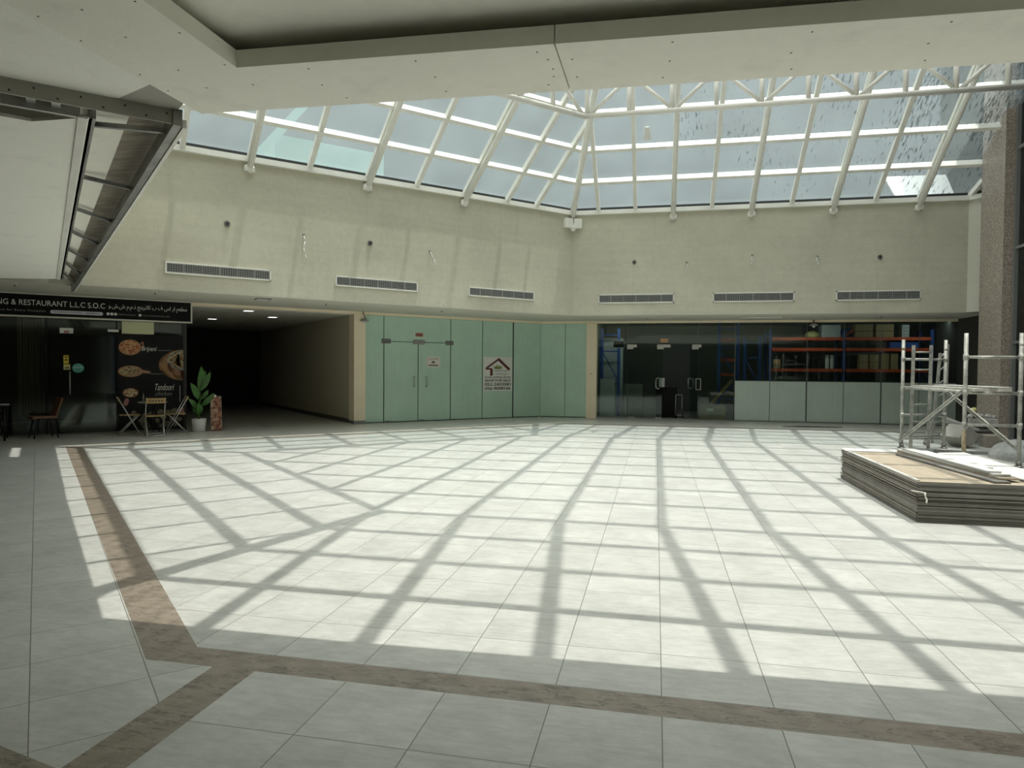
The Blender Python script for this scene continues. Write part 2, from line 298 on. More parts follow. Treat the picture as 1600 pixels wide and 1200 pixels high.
# ------------------------------------------------------------------ geometry helpers
class MB:
    def __init__(s): s.bm = bmesh.new(); s.mats = []
    def mi(s, m):
        if m is None: return 0
        if m not in s.mats: s.mats.append(m)
        return s.mats.index(m)
    def _set(s, faces, m):
        i = s.mi(m)
        for f in faces: f.material_index = i
    def box(s, c, d, rz=0.0, m=None, R=None):
        """centre, full size; R optional 3x3"""
        Rm = R if R is not None else Matrix.Rotation(rz, 3, 'Z')
        vs = []
        for dz in (-.5, .5):
            for dx, dy in ((-.5, -.5), (.5, -.5), (.5, .5), (-.5, .5)):
                vs.append(s.bm.verts.new(Vector(c) + Rm @ Vector((dx*d[0], dy*d[1], dz*d[2]))))
        fs = [s.bm.faces.new([vs[i] for i in q]) for q in ((3, 2, 1, 0), (4, 5, 6, 7), (0, 1, 5, 4), (1, 2, 6, 5), (2, 3, 7, 6), (3, 0, 4, 7))]
        s._set(fs, m); return s
    def span(s, a, b, m=None):
        return s.box([(a[i]+b[i])/2 for i in range(3)], [abs(b[i]-a[i]) for i in range(3)], m=m)
    def bar(s, p, q, wd, h, m=None, up=(0, 0, 1)):
        """rectangular bar p->q, wd sideways, h along up"""
        p, q = Vector(p), Vector(q); d = (q-p); L = d.length; d.normalize()
        sd = d.cross(Vector(up)); sd.normalize(); u = sd.cross(d)
        R = Matrix((d, sd, u)).transposed()
        return s.box((p+q)/2, (L, wd, h), R=R, m=m)
    def tube(s, p, q, r, r2=None, seg=10, m=None, cap=True):
        p, q = Vector(p), Vector(q); r2 = r if r2 is None else r2
        d = (q-p).normalized(); a = d.orthogonal().normalized(); b = d.cross(a)
        A, B = [], []
        for i in range(seg):
            t = 2*PI*i/seg; o = a*math.cos(t)+b*math.sin(t)
            A.append(s.bm.verts.new(p+o*r)); B.append(s.bm.verts.new(q+o*r2))
        fs = []
        for i in range(seg):
            f = s.bm.faces.new((A[i], A[(i+1) % seg], B[(i+1) % seg], B[i])); f.smooth = True; fs.append(f)
        if cap: fs += [s.bm.faces.new(A[::-1]), s.bm.faces.new(B)]
        s._set(fs, m); return s
    def path(s, pts, r, seg=8, m=None):
        for a, b in zip(pts[:-1], pts[1:]): s.tube(a, b, r, seg=seg, m=m)
        return s
    def prism(s, poly, z0, z1, m=None):
        n = len(poly)
        A = [s.bm.verts.new((x, y, z0)) for x, y in poly]; B = [s.bm.verts.new((x, y, z1)) for x, y in poly]
        fs = [s.bm.faces.new(A[::-1]), s.bm.faces.new(B)]
        for i in range(n): fs.append(s.bm.faces.new((A[i], A[(i+1) % n], B[(i+1) % n], B[i])))
        s._set(fs, m); return s
    def poly(s, pts, m=None):
        f = s.bm.faces.new([s.bm.verts.new(p) for p in pts]); s._set([f], m); return s
    def slab(s, pts, th, m=None):
        """polygon in space given a thickness along its normal"""
        P = [Vector(p) for p in pts]; n = (P[1]-P[0]).cross(P[2]-P[0]).normalized()*th
        A = [s.bm.verts.new(p) for p in P]; B = [s.bm.verts.new(p+n) for p in P]
        k = len(P); fs = [s.bm.faces.new(A[::-1]), s.bm.faces.new(B)]
        for i in range(k): fs.append(s.bm.faces.new((A[i], A[(i+1) % k], B[(i+1) % k], B[i])))
        s._set(fs, m); return s
    def disc(s, c, rx, rz, y0, y1, m=None, seg=28, rot=0.0):
        """elliptical plate in the local XZ plane from y0 to y1"""
        A, B = [], []
        for i in range(seg):
            t = 2*PI*i/seg; x, z = rx*math.cos(t), rz*math.sin(t)
            x, z = x*math.cos(rot)-z*math.sin(rot), x*math.sin(rot)+z*math.cos(rot)
            A.append(s.bm.verts.new((c[0]+x, y0, c[1]+z))); B.append(s.bm.verts.new((c[0]+x, y1, c[1]+z)))
        fs = [s.bm.faces.new(A), s.bm.faces.new(B[::-1])]
        for i in range(seg): fs.append(s.bm.faces.new((A[(i+1) % seg], A[i], B[i], B[(i+1) % seg])))
        s._set(fs, m); return s
    def lathe(s, prof, seg=24, m=None, c=(0, 0)):
        rings = []
        for r, z in prof:
            rings.append([s.bm.verts.new((c[0]+r*math.cos(2*PI*i/seg), c[1]+r*math.sin(2*PI*i/seg), z)) for i in range(seg)])
        fs = []
        for a, b in zip(rings[:-1], rings[1:]):
            for i in range(seg):
                f = s.bm.faces.new((a[i], a[(i+1) % seg], b[(i+1) % seg], b[i])); f.smooth = True; fs.append(f)
        fs += [s.bm.faces.new(rings[0][::-1]), s.bm.faces.new(rings[-1])]
        s._set(fs, m); return s
    def build(s, name, m=None, parent=None, bevel=0.0, jitter=0.0):
        if jitter:
            for v in s.bm.verts: v.co += Vector([random.uniform(-jitter, jitter) for _ in range(3)])
        bmesh.ops.recalc_face_normals(s.bm, faces=s.bm.faces[:])
        me = bpy.data.meshes.new(name); s.bm.to_mesh(me); s.bm.free()
        if s.mats:
            for x in s.mats: me.materials.append(M[x])
        elif m: me.materials.append(M[m])
        o = bpy.data.objects.new(name, me); COL.objects.link(o)
        if parent is not None: o.parent = parent
        if bevel:
            b = o.modifiers.new('bevel', 'BEVEL'); b.width = bevel; b.segments = 2; b.limit_method = 'ANGLE'
        return o
def tag(o, label=None, cat=None, group=None, kind=None):
    if label: o['label'] = label
    if cat: o['category'] = cat
    if group: o['group'] = group
    if kind: o['kind'] = kind
    return o
def empty(name, loc=(0, 0, 0), rz=0.0, label=None, cat=None, group=None, kind=None):
    o = bpy.data.objects.new(name, None); COL.objects.link(o); o.empty_display_size = 0.1
    o.location = loc; o.rotation_euler = (0, 0, rz); return tag(o, label, cat, group, kind)
def copy_tree(o, parent=None):
    c = o.copy(); COL.objects.link(c)
    if parent is not None: c.parent = parent
    for ch in list(o.children): copy_tree(ch, c)
    return c
def w2(t, n, z=0.0): return ((t-n)/S2, (t+n)/S2, z)     # left wall frame: t along the wall, n outward
R45 = PI/4
def structure(o, label, cat): return tag(o, label, cat, kind='structure')

# ---- lettering: every string becomes a thin mesh fitted to a rectangle of the local XZ plane
FORMS = {'ا': (0xFE8D, 0xFE8E, None, None), 'ب': (0xFE8F, 0xFE90, 0xFE91, 0xFE92), 'ت': (0xFE95, 0xFE96, 0xFE97, 0xFE98), 'ج': (0xFE9D, 0xFE9E, 0xFE9F, 0xFEA0),
         'ذ': (0xFEAB, 0xFEAC, None, None), 'ر': (0xFEAD, 0xFEAE, None, None), 'س': (0xFEB1, 0xFEB2, 0xFEB3, 0xFEB4), 'ش': (0xFEB5, 0xFEB6, 0xFEB7, 0xFEB8),
         'ط': (0xFEC1, 0xFEC2, 0xFEC3, 0xFEC4), 'ع': (0xFEC9, 0xFECA, 0xFECB, 0xFECC), 'ف': (0xFED1, 0xFED2, 0xFED3, 0xFED4), 'ق': (0xFED5, 0xFED6, 0xFED7, 0xFED8),
         'ك': (0xFED9, 0xFEDA, 0xFEDB, 0xFEDC), 'ل': (0xFEDD, 0xFEDE, 0xFEDF, 0xFEE0), 'م': (0xFEE1, 0xFEE2, 0xFEE3, 0xFEE4), 'ن': (0xFEE5, 0xFEE6, 0xFEE7, 0xFEE8),
         'ه': (0xFEE9, 0xFEEA, 0xFEEB, 0xFEEC), 'ة': (0xFE93, 0xFE94, None, None), 'و': (0xFEED, 0xFEEE, None, None), 'ي': (0xFEF1, 0xFEF2, 0xFEF3, 0xFEF4)}
def arabic(s):
    outc = []
    for i, ch in enumerate(s):
        if ch not in FORMS: outc.append(ch); continue
        f = FORMS[ch]
        pj = i > 0 and s[i-1] in FORMS and FORMS[s[i-1]][2] is not None
        nj = f[2] is not None and i+1 < len(s) and s[i+1] in FORMS
        outc.append(chr(f[3] if pj and nj else f[1] if pj else f[2] if nj else f[0]))
    return ''.join(outc)[::-1]
def lettering(name, body, x0, x1, z0, z1, y, m, parent, th=0.004, shear=0.0, bold=0.0):
    c = bpy.data.curves.new('text', 'FONT'); c.body = body; c.size = 1; c.shear = shear; c.offset = bold; c.resolution_u = 3
    o = bpy.data.objects.new('text', c); COL.objects.link(o)
    dg = bpy.context.evaluated_depsgraph_get(); dg.update()
    me = bpy.data.meshes.new_from_object(o.evaluated_get(dg)); bpy.data.objects.remove(o); bpy.data.curves.remove(c)
    bm = bmesh.new(); bm.from_mesh(me); bpy.data.meshes.remove(me)
    xs = [v.co.x for v in bm.verts]; ys = [v.co.y for v in bm.verts]
    ax, bx, ay, by = min(xs), max(xs), min(ys), max(ys)
    for v in bm.verts:
        v.co = Vector((x0+(v.co.x-ax)/(bx-ax)*(x1-x0), y, z0+(v.co.y-ay)/(by-ay)*(z1-z0)))
    r = bmesh.ops.extrude_face_region(bm, geom=bm.faces[:])
    for v in r['geom']:
        if isinstance(v, bmesh.types.BMVert): v.co.y -= th
    bmesh.ops.recalc_face_normals(bm, faces=bm.faces[:])
    me = bpy.data.meshes.new(name); bm.to_mesh(me); bm.free(); me.materials.append(M[m])
    ob = bpy.data.objects.new(name, me); COL.objects.link(ob); ob.parent = parent; return ob

# ================================================================== SETTING
ZC, ZS, ZE, ZR = 3.15, 3.17, 6.18, 8.6      # low ceiling, shop soffit, roof eave, roof ring
XR = 8.1                                     # curtain wall on the right
NU, NS = 15.818, 18.526                      # left upper wall and left shopfront planes (w2 frame)
YU, YSF = 19.94, 22.4                        # back upper wall and back shopfront planes
def uline(u, x=None, y=None):                # point on the slanting front-left line u = .683x + .731y
    return (x, (u-0.683*x)/0.731) if x is not None else ((u-0.731*y)/0.683, y)
def isect(u, c):                             # with y - x = c
    x = (u-0.731*c)/1.414; return (x, x+c)

# ---- floor: one object, the tile fields and the brown bands are its surface pattern
b = MB()
Z0 = -0.12
def fl(poly, m, top=0.0): b.prism(poly, Z0, top, m)
C_in = (-2.53, 3.375); C_out = (-2.70, 3.175)
L_in = isect(0.721, 22.15); L_out = isect(0.451, 22.15)
L_in2 = isect(0.721, 22.47); L_out2 = isect(0.451, 22.47)
Kb_in = (19.55-22.15, 19.55)          # corner of the inner bands at the back
Kb_out = (19.87-22.47, 19.87)
XF = 9.6
fl([C_in, (XF, 3.375), (XF, 19.55), Kb_in, L_in], 'tile_main')
fl([L_in, Kb_in, Kb_out, L_in2], 'band3'); fl([Kb_in, (XF, 19.55), (XF, 19.87), Kb_out], 'band0')
fl([L_in, L_in2, L_out2, L_out, C_out, C_in], 'band1')
fl([C_out, (XF, 3.175), (XF, 3.375), C_in], 'band0')
fl([(-2.041, 3.175), (-2.041, -6), (XF, -6), (XF, 3.175)], 'tile_front')
fl([(-2.29, 3.175), (-2.29, -6), (-2.041, -6), (-2.041, 3.175)], 'band2')
far = w2(-14, 15.9)[:2]
pl = isect(0.451, 22.47)
fl([(-2.29, 2.225), (-2.29, 3.175), C_out, L_out, L_out2, (2.52-22.47, 2.52), (-3.6, 2.52)], 'tile_left')
fl([(-2.29, 1.99), (-2.29, 2.225), (-3.6, 2.52), (2.52-22.47, 2.52), (-22, 2.52), (-22, 2.27), (-3.6, 2.27)], 'band0')
fl([(-2.29, -6), (-2.29, 1.99), (-3.6, 2.27), (-22, 2.27), (-22, -6)], 'tile_front')
fl([L_out2, L_in2, Kb_out, (XF, 19.87), (XF, 30), (-7.6, 30), (-21.5, 41), (-34, 12), (-22, 2.52), (2.52-22.47, 2.52)], 'tile_walk')
floor = structure(b.build('floor'), 'pale stone tile floor with brown bands framing the sunlit court', 'floor')

# ---- upper walls of the court
b = MB()
b.slab([(-2.43, YU, ZS+0.015), (7.95, YU, ZS+0.015), (7.95, YU, ZE), (-2.43, YU, ZE)], -0.22, 'plaster')
structure(b.build('wall_back'), 'grey plastered upper wall facing the court with three grilles, right of the corner', 'wall')
b = MB(); p, q = w2(-3.2, NU), w2(12.38, NU)
b.slab([(p[0], p[1], ZS+0.015), (q[0], q[1], ZS+0.015), (q[0], q[1], ZE), (p[0], p[1], ZE)], -0.22, 'plaster')
structure(b.build('wall_left'), 'grey plastered upper wall left of the corner, streaked by rafter shadows', 'wall')
b = MB(); b.slab([(7.95, YU, ZS), (8.3, YU-0.35, ZS), (8.3, YU-0.35, ZE), (7.95, YU, ZE)], -0.2, 'soffit')
structure(b.build('wall_right'), 'narrow light grey wall return between back wall and granite pillar', 'wall')
# walls above the low ceiling on the near sides (face away from the camera)
FLc = (-3.01, 3.80); LFe = (-11.05, 11.32)
b = MB(); b.span((-3.2, 3.66, ZC+0.3), (XR, 3.78, ZE), 'plaster')
structure(b.build('wall_front'), 'upper wall above the front edge of the low gypsum ceiling', 'wall')
b = MB(); a_, c_ = uline(0.60, x=-3.2), uline(0.60, x=-11.2)
b.slab([(a_[0], a_[1], ZC+0.25), (c_[0], c_[1], ZC+0.25), (c_[0], c_[1], ZE), (a_[0], a_[1], ZE)], 0.16, 'plaster')
structure(b.build('wall_front_left'), 'upper wall above the unfinished left edge of the low ceiling', 'wall')

# ---- soffit over the shopfronts
b = MB()
p0, p1 = w2(-8, NU+0.0), w2(12.38, NU)
b.prism([p0[:2], (-2.43, YU), (7.95, YU), (8.3, YU-0.35), (12, YU-0.35), (12, 22.6), (-3.8, 22.6), w2(-8, NS+0.12)[:2]], ZS, ZS+0.012, 'soffit')
structure(b.build('ceiling_soffit'), 'narrow painted soffit running along the shopfronts under the upper walls', 'ceiling')

# ---- low gypsum ceiling near the camera
def fy(x): return 3.72+0.035*(x+2.75)        # its front edge, a touch out of square
def ty(x): return 3.185+0.035*(x+2.15)       # front edge of the recessed tray
b = MB()
b.prism([(-2.75, -6), (-2.15, -6), (-2.15, ty(-2.15)), (-0.497, ty(-0.497)), (-0.49, fy(-0.49)), (-2.75, fy(-2.75))], ZC, ZC+0.09, 'gyp')
b.prism([(-0.490, ty(-0.49)), (XR, ty(XR)), (XR, fy(XR)), (-0.483, fy(-0.483))], ZC, ZC+0.09, 'gyp')
b.prism([(-2.75, fy(-2.75)-0.013), (XR, fy(XR)-0.013), (XR, fy(XR)), (-2.75, fy(-2.75))], ZC+0.09, ZC+0.5, 'gyp')
cl = structure(b.build('ceiling_gypsum_border'), 'gypsum board ceiling border framing the recessed tray overhead', 'ceiling')
b = MB(); b.prism([(-2.75, -6), (XR, -6), (XR, fy(XR)-0.02), (-2.75, fy(-2.75)-0.02)], ZC+0.15, ZC+0.21, 'gyp_tray')
structure(b.build('ceiling_tray'), 'raised gypsum panel inside the recessed ceiling tray', 'ceiling')
b = MB()
for i in range(-3, 9):   # screw heads in pairs along the joists
    for (dx, dy) in ((0, 0),):
        x = -2.4+i*0.61
        if x < -2.1: continue
        for dd in (0.07, 0.27, 0.46): b.tube((x+0.03*math.sin(i*5+dd*20), ty(x)+dd, ZC-0.001), (x+0.03*math.sin(i*5+dd*20), ty(x)+dd, ZC+0.004), 0.0055, seg=6, m='ink')
for j in range(-8, 12):
    y = j*0.3+0.12
    for x in (-2.71, -2.47, -2.19):
        if y < 3.62: b.tube((x, y+0.05*math.sin(j*3+x), ZC-0.001), (x, y+0.05*math.sin(j*3+x), ZC+0.004), 0.0055, seg=6, m='ink')
for x, y in ((-0.55, 3.4), (-0.55, 3.6), (-0.43, 3.42), (-0.43, 3.63)): b.tube((x, y, ZC-0.001), (x, y, ZC+0.004), 0.0055, seg=6, m='ink')
b.build('screw', parent=cl)
# painted ceiling left of the border, with the bare corner
A_ = (-2.88, 3.67)
wl = lambda s_: (A_[0]-s_*0.7071, A_[1]-s_*0.7071)
b = MB()
b.prism([(-2.752, -6), (-2.752, 3.30), (-3.09, 3.44), (-3.17, 3.40), wl(0.40), wl(12), (-14, -6)], ZC+0.012, ZC+0.05, 'white_paint')
structure(b.build('ceiling_painted'), 'smooth white painted ceiling left of the gypsum border', 'ceiling')
b = MB(); b.prism([(-2.752, 3.30), (-2.752, 3.57), A_, wl(0.40), (-3.17, 3.40), (-3.09, 3.44)], ZC+0.013, ZC+0.05, 'bare')
structure(b.build('ceiling_bare_patch'), 'unpainted grey board patch at the corner of the painted ceiling', 'ceiling')
b = MB(); b.prism([A_, wl(12), (wl(12)[0]-0.009, wl(12)[1]+0.009), (A_[0]-0.009, A_[1]+0.009)], ZC-0.075, ZC+0.05, 'bare')
fas = structure(b.build('trim_1'), 'grey gypsum fascia strip with screws above the open ceiling framing', 'trim')
b = MB()
for i in range(12):
    for dz in (-0.02, -0.055):
        if (i+(dz < -0.03)) % 2: continue
        c = wl(0.06+i*0.11)
        b.tube((c[0]+0.001, c[1]-0.001, ZC+dz), (c[0]+0.004, c[1]-0.004, ZC+dz), 0.006, seg=6, m='ink')
b.build('screw', parent=fas)

# lower bulkhead on the left: board panel, open metal framing, boards seen above it
ZB = 3.08
E0, E1 = (-2.87, 3.66), (-11.36, 11.42)      # outer edge of the framing
I0, I1 = (-3.32, 3.49), (-10.05, 9.88)       # edge of the boarded part
o0 = wl(12)
b = MB()
b.prism([I0, I1, w2(-3, NU-0.02)[:2], (-16, 2), wl(9), (wl(0.75)[0]-0.33, wl(0.75)[1]+0.33), (wl(0.50)[0]-0.16, wl(0.50)[1]+0.16)], ZB, ZB+0.02, 'white_paint')
structure(b.build('ceiling_left_panel'), 'long boarded ceiling panel left of the open metal framing', 'ceiling')
b = MB()
def along(P, Q, s_): return (P[0]+(Q[0]-P[0])*s_, P[1]+(Q[1]-P[1])*s_)
mid0, mid1 = along(E0, I0, 0.52), along(E1, I1, 0.52)
b.prism([along(E0, E1, -0.02), along(E0, E1, 1.0), mid1, mid0], ZB+0.13, ZB+0.15, 'plywood')
b.prism([mid0, mid1, along(I0, I1, 1.0), along(I0, I1, -0.02)], ZB+0.10, ZB+0.12, 'gyp')
structure(b.build('ceiling_upper_boards'), 'brown and white boards seen above the open metal framing', 'ceiling')
fr = empty('ceiling_framing', (0, 0, 0), 0, 'open galvanised ceiling framing with cross rungs left of the skylight', 'framing')
b = MB(); b.bar((*E0, ZB+0.035), (*E1, ZB+0.035), 0.05, 0.10, 'galv_shaded'); b.bar((E0[0]+0.026, E0[1]+0.026, ZB-0.0), (E1[0]+0.026, E1[1]+0.026, ZB-0.0), 0.022, 0.05, 'frame_white'); b.build('edge_channel', parent=fr)  # pale bar paints the lit flange, the dark metal the shaded channel
b = MB(); b.bar((*I0, ZB+0.035), (*I1, ZB+0.035), 0.035, 0.07, 'galv_shaded'); b.bar((I0[0]-0.035, I0[1]-0.035, ZB-0.004), (I1[0]-0.035, I1[1]-0.035, ZB-0.004), 0.05, 0.012, 'frame_white'); b.build('inner_channel', parent=fr)
for s_ in (0.03, 0.185, 0.33, 0.475, 0.625, 0.78, 0.92):
    a, c = along(I0, I1, s_), along(E0, E1, s_+0.0)
    b = MB(); b.bar((*a, ZB+0.045), (*c, ZB+0.045), 0.032, 0.03, 'galv_shaded'); b.build('rung', parent=fr)
# open slot behind the fascia: plywood above, one stud block
b = MB()
q0, q1 = wl(0.02), wl(9)
b.prism([q0, q1, (q1[0]-0.5, q1[1]+0.5), (q0[0]-0.4, q0[1]+0.25)], ZB+0.16, ZB+0.18, 'plywood')
structure(b.build('ceiling_slot_boards'), 'brown boards inside the open slot behind the fascia strip', 'ceiling')
st = empty('stud_channel', (0, 0, 0), 0, 'galvanised stud channels lining the open slot behind the fascia', 'framing')
b = MB()
s0, s1 = wl(0.50), wl(8)
b.bar((s0[0]-0.16, s0[1]+0.16, ZB+0.03), (s1[0]-0.16, s1[1]+0.16, ZB+0.03), 0.03, 0.06, 'galv'); b.build('rail', parent=st)
for s_ in (0.62, 0.74, 1.4):
    c = wl(s_); b = MB(); b.bar((c[0]-0.02, c[1]+0.02, ZB+0.06), (c[0]-0.17, c[1]+0.17, ZB+0.06), 0.045, 0.06, 'galv'); b.build('block', parent=st)

# ================================================================== SKYLIGHT
RX = XR
FLr = (-1.58, 7.40); LFr = (-6.09, 11.61); Br = (-1.42, 16.28); Be = (-2.43, YU)
YFe, YFr, YBr = 3.80, 7.40, 16.28
sky = empty('window_1', (0, 0, 0), 0, 'large hipped glass skylight with white steel grid over the court', 'skylight', kind='structure')
def L3(P, Q, s_): return tuple(P[i]+(Q[i]-P[i])*s_ for i in range(3))
e_ = lambda p, z: (p[0], p[1], z)
GT = 0.02   # the glass lies just above the grid
def glass(name, pts, m):
    bb = MB(); bb.slab([(p[0], p[1], p[2]+0.085) for p in pts], 0.0005, m)
    return bb
def pane(pts, m, nm='glass'):
    bb = MB(); bb.poly([(p[0], p[1], p[2]+0.085) for p in pts], m); return bb.build(nm, parent=sky)
pane([e_(Be, ZE), (RX, YU, ZE), (RX, YBr, ZR), e_(Br, ZR)], 'roof_glass_streaked')
pane([e_(LFe, ZE), e_(Be, ZE), e_(Br, ZR), e_(LFr, ZR)], 'roof_glass')
pane([e_(FLc, ZE), e_(LFe, ZE), e_(LFr, ZR), e_(FLr, ZR)], 'clear_glass')
pane([(RX, YFe, ZE), e_(FLc, ZE), e_(FLr, ZR), (RX, YFr, ZR)], 'clear_glass')
pane([e_(FLr, ZR), e_(LFr, ZR), e_(Br, ZR), (RX, YBr, ZR), (RX, YFr, ZR)], 'clear_glass')
def member(nm, p, q, wd, h, up=(0, 0, 1), m='frame_white'):
    bb = MB(); bb.bar(p, q, wd, h, m, up); return bb.build(nm, parent=sky)
def slope_n(P, Q, Rr):
    n = (Vector(Q)-Vector(P)).cross(Vector(Rr)-Vector(P)).normalized()
    return n if n.z > 0 else -n
NB = slope_n(e_(Be, ZE), (RX, YU, ZE), (RX, YBr, ZR)); NL = slope_n(e_(LFe, ZE), e_(Be, ZE), e_(Br, ZR))
NF = slope_n((RX, YFe, ZE), e_(FLc, ZE), e_(FLr, ZR)); NLF = slope_n(e_(FLc, ZE), e_(LFe, ZE), e_(LFr, ZR))
def main_rafter(foot, top, n, brace=True, big=False):
    """round rafter hung below the glass with a bracket bedded in the wall; foot and top lie on the slope"""
    f, t_ = Vector(foot), Vector(top); d = (t_-f).normalized()
    bb = MB(); bb.bar(f, t_, 0.10, 0.11, 'frame_white', n)
    a = f-n*0.20-d*0.06; c = t_-n*0.20
    bb.tube(a, c, 0.07 if not big else 0.088, seg=12, m='frame_white')
    k = 5
    for i in range(1, k): bb.bar(L3(f-n*0.05, t_-n*0.05, i/k), L3(f-n*0.05, t_-n*0.05, i/k+0.012), 0.03, 0.12, 'frame_white', n)
    o = bb.build('main_rafter', parent=sky)
    bb = MB()
    if big:
        bb.box((-2.27, 19.86, 5.84), (0.22, 0.12, 0.27), m='frame_white'); bb.box((-2.54, 19.73, 5.84), (0.26, 0.12, 0.27), rz=PI/4, m='frame_white')
        bb.tube(a, (-2.40, 19.74, 5.66), 0.088, 0.07, seg=12, m='frame_white')
    else:
        bb.tube(a-d*0.10, a+d*0.02, 0.10, 0.085, seg=12, m='frame_white')
        bb.box(a-d*0.06, (0.17, 0.17, 0.12), rz=0.2, m='frame_white')
    bb.build('foot_bracket', parent=o)
# hips
main_rafter(e_(Be, ZE), e_(Br, ZR), Vector((0.28, -0.45, 1)).normalized()*1.0, big=True)
for P, Q in ((e_(FLc, ZE), e_(FLr, ZR)), (e_(LFe, ZE), e_(LFr, ZR))): member('hip_rafter', P, Q, 0.17, 0.18)
# back slope
xk = [-1.69+1.055*k for k in range(9)]
member('hip_rafter', (7.95, YU, ZE), (8.09, 19.5, 6.5), 0.10, 0.12)
for k, x in enumerate(xk):
    s_ = 1.0
    if x < Br[0]: s_ = (x-Be[0])/(Br[0]-Be[0])
    foot = (x, YU, ZE); top = (x, YU+(YBr-YU)*s_, ZE+(ZR-ZE)*s_)
    if k in (2, 4, 6, 8): main_rafter((x, YU-0.02, ZE), top, NB)
    else: member('mullion', foot, top, 0.105, 0.13, NB)
for s_ in (0.254, 0.5, 0.752):
    p = L3(e_(Be, ZE), e_(Br, ZR), s_); member('purlin', p, (RX, p[1], p[2]), 0.09, 0.17, NB)
# left slope
for t, kind in ((11.03, 0), (10.05, 0), (8.72, 1), (7.35, 0), (6.05, 1), (4.65, 0), (3.33, 1), (1.99, 0)):
    tb, tl = (Be[0]+Be[1])/S2, (Br[0]+Br[1])/S2; te, tr = (LFe[0]+LFe[1])/S2, (LFr[0]+LFr[1])/S2
    s_ = 1.0
    if t > tl: s_ = (tb-t)/(tb-tl)
    elif t < tr: s_ = (t-te)/(tr-te)
    nr = (17.7)/S2
    foot = w2(t, NU, ZE); top = w2(t, NU+(nr-NU)*s_, ZE+(ZR-ZE)*s_)
    if kind: main_rafter(w2(t, NU-0.02, ZE), top, NL)
    else: member('mullion', foot, top, 0.105, 0.13, NL)
for s_ in (0.254, 0.5, 0.752):
    member('purlin', L3(e_(LFe, ZE), e_(LFr, ZR), s_), L3(e_(Be, ZE), e_(Br, ZR), s_), 0.09, 0.17, NL)
# front slope and front-left slope (they shade the floor)
for k, x in enumerate([-2.745]+xk+[7.805]):
    s0_ = 0.0; s1_ = 1.0
    if x < FLr[0]: s1_ = (x-FLc[0])/(FLr[0]-FLc[0])
    member('mullion', (x, YFe, ZE), (x, YFe+(YFr-YFe)*s1_, ZE+(ZR-ZE)*s1_), 0.105, 0.13, NF)
for s_ in (0.0, 0.25, 0.5, 0.75):
    p = L3(e_(FLc, ZE), e_(FLr, ZR), s_); member('purlin', p, (RX, p[1], p[2]), 0.06, 0.10, NF)
    if s_ > 0: member('purlin', p, L3(e_(LFe, ZE), e_(LFr, ZR), s_), 0.09, 0.12, NLF)
dl = Vector((LFe[0]-FLc[0], LFe[1]-FLc[1], 0)); LL = dl.length; dl.normalize()
for k in range(1, 11):
    P = Vector(e_(FLc, ZE))+dl*(k*1.03)
    q = along(FLr, LFr, 0); up = Vector((0.683, 0.731, 0))
    run = 4.33-0.72
    Q = P+up*run; Q.z = ZR
    ta = (Vector(FLr)-Vector(FLc)).dot(dl.to_2d()); tb_ = (Vector(LFr)-Vector(FLc)).dot(dl.to_2d()); s_ = 1.0
    kk = k*1.03
    if kk < ta: s_ = kk/ta
    elif kk > tb_: s_ = (LL-kk)/(LL-tb_)
    if s_ > 0.05: member('mullion', P, L3(P, Q, s_), 0.055, 0.08, NLF)
# flat top
for k, x in enumerate([xk[0]-3*1.055, xk[0]-2*1.055, xk[0]-1.055]+xk+[7.805]):
    y0 = YFr if x > FLr[0] else (4.33-0.683*x)/0.731
    y1 = YBr if x > Br[0] else x+17.7
    if y1 > y0+0.3: member('top_bar', (x, y0, ZR), (x, y1, ZR), 0.10, 0.11)
for k in range(0, 9):
    y = YFr+k*(YBr-YFr)/8
    x0 = max((4.33-0.731*y)/0.683, y-17.7)
    member('top_bar', (x0, y, ZR), (RX, y, ZR), 0.125, 0.12)
for P, Q in ((FLr, (RX, YFr)), (FLr, LFr), (LFr, Br), (Br, (RX, YBr))): member('ring_beam', e_(P, ZR), e_(Q, ZR), 0.12, 0.14)
# sills
for P, Q, off in ((e_(LFe, ZE), e_(Be, ZE), (0.5, -0.5)), (e_(Be, ZE), (7.95, YU, ZE), (0, -1)), ((7.95, YU, ZE), (8.3, YU-0.35, ZE), (0, -1))):
    bb = MB(); o_ = Vector((off[0], off[1], 0)).normalized()
    P, Q = Vector(P), Vector(Q)
    bb.bar(P+o_*0.03+Vector((0, 0, -0.03)), Q+o_*0.03+Vector((0, 0, -0.03)), 0.12, 0.12, 'frame_white')
    bb.bar(P-o_*0.0+Vector((0, 0, 0.075)), Q-o_*0.0+Vector((0, 0, 0.075)), 0.06, 0.07, 'gasket')
    bb.build('sill', parent=sky)
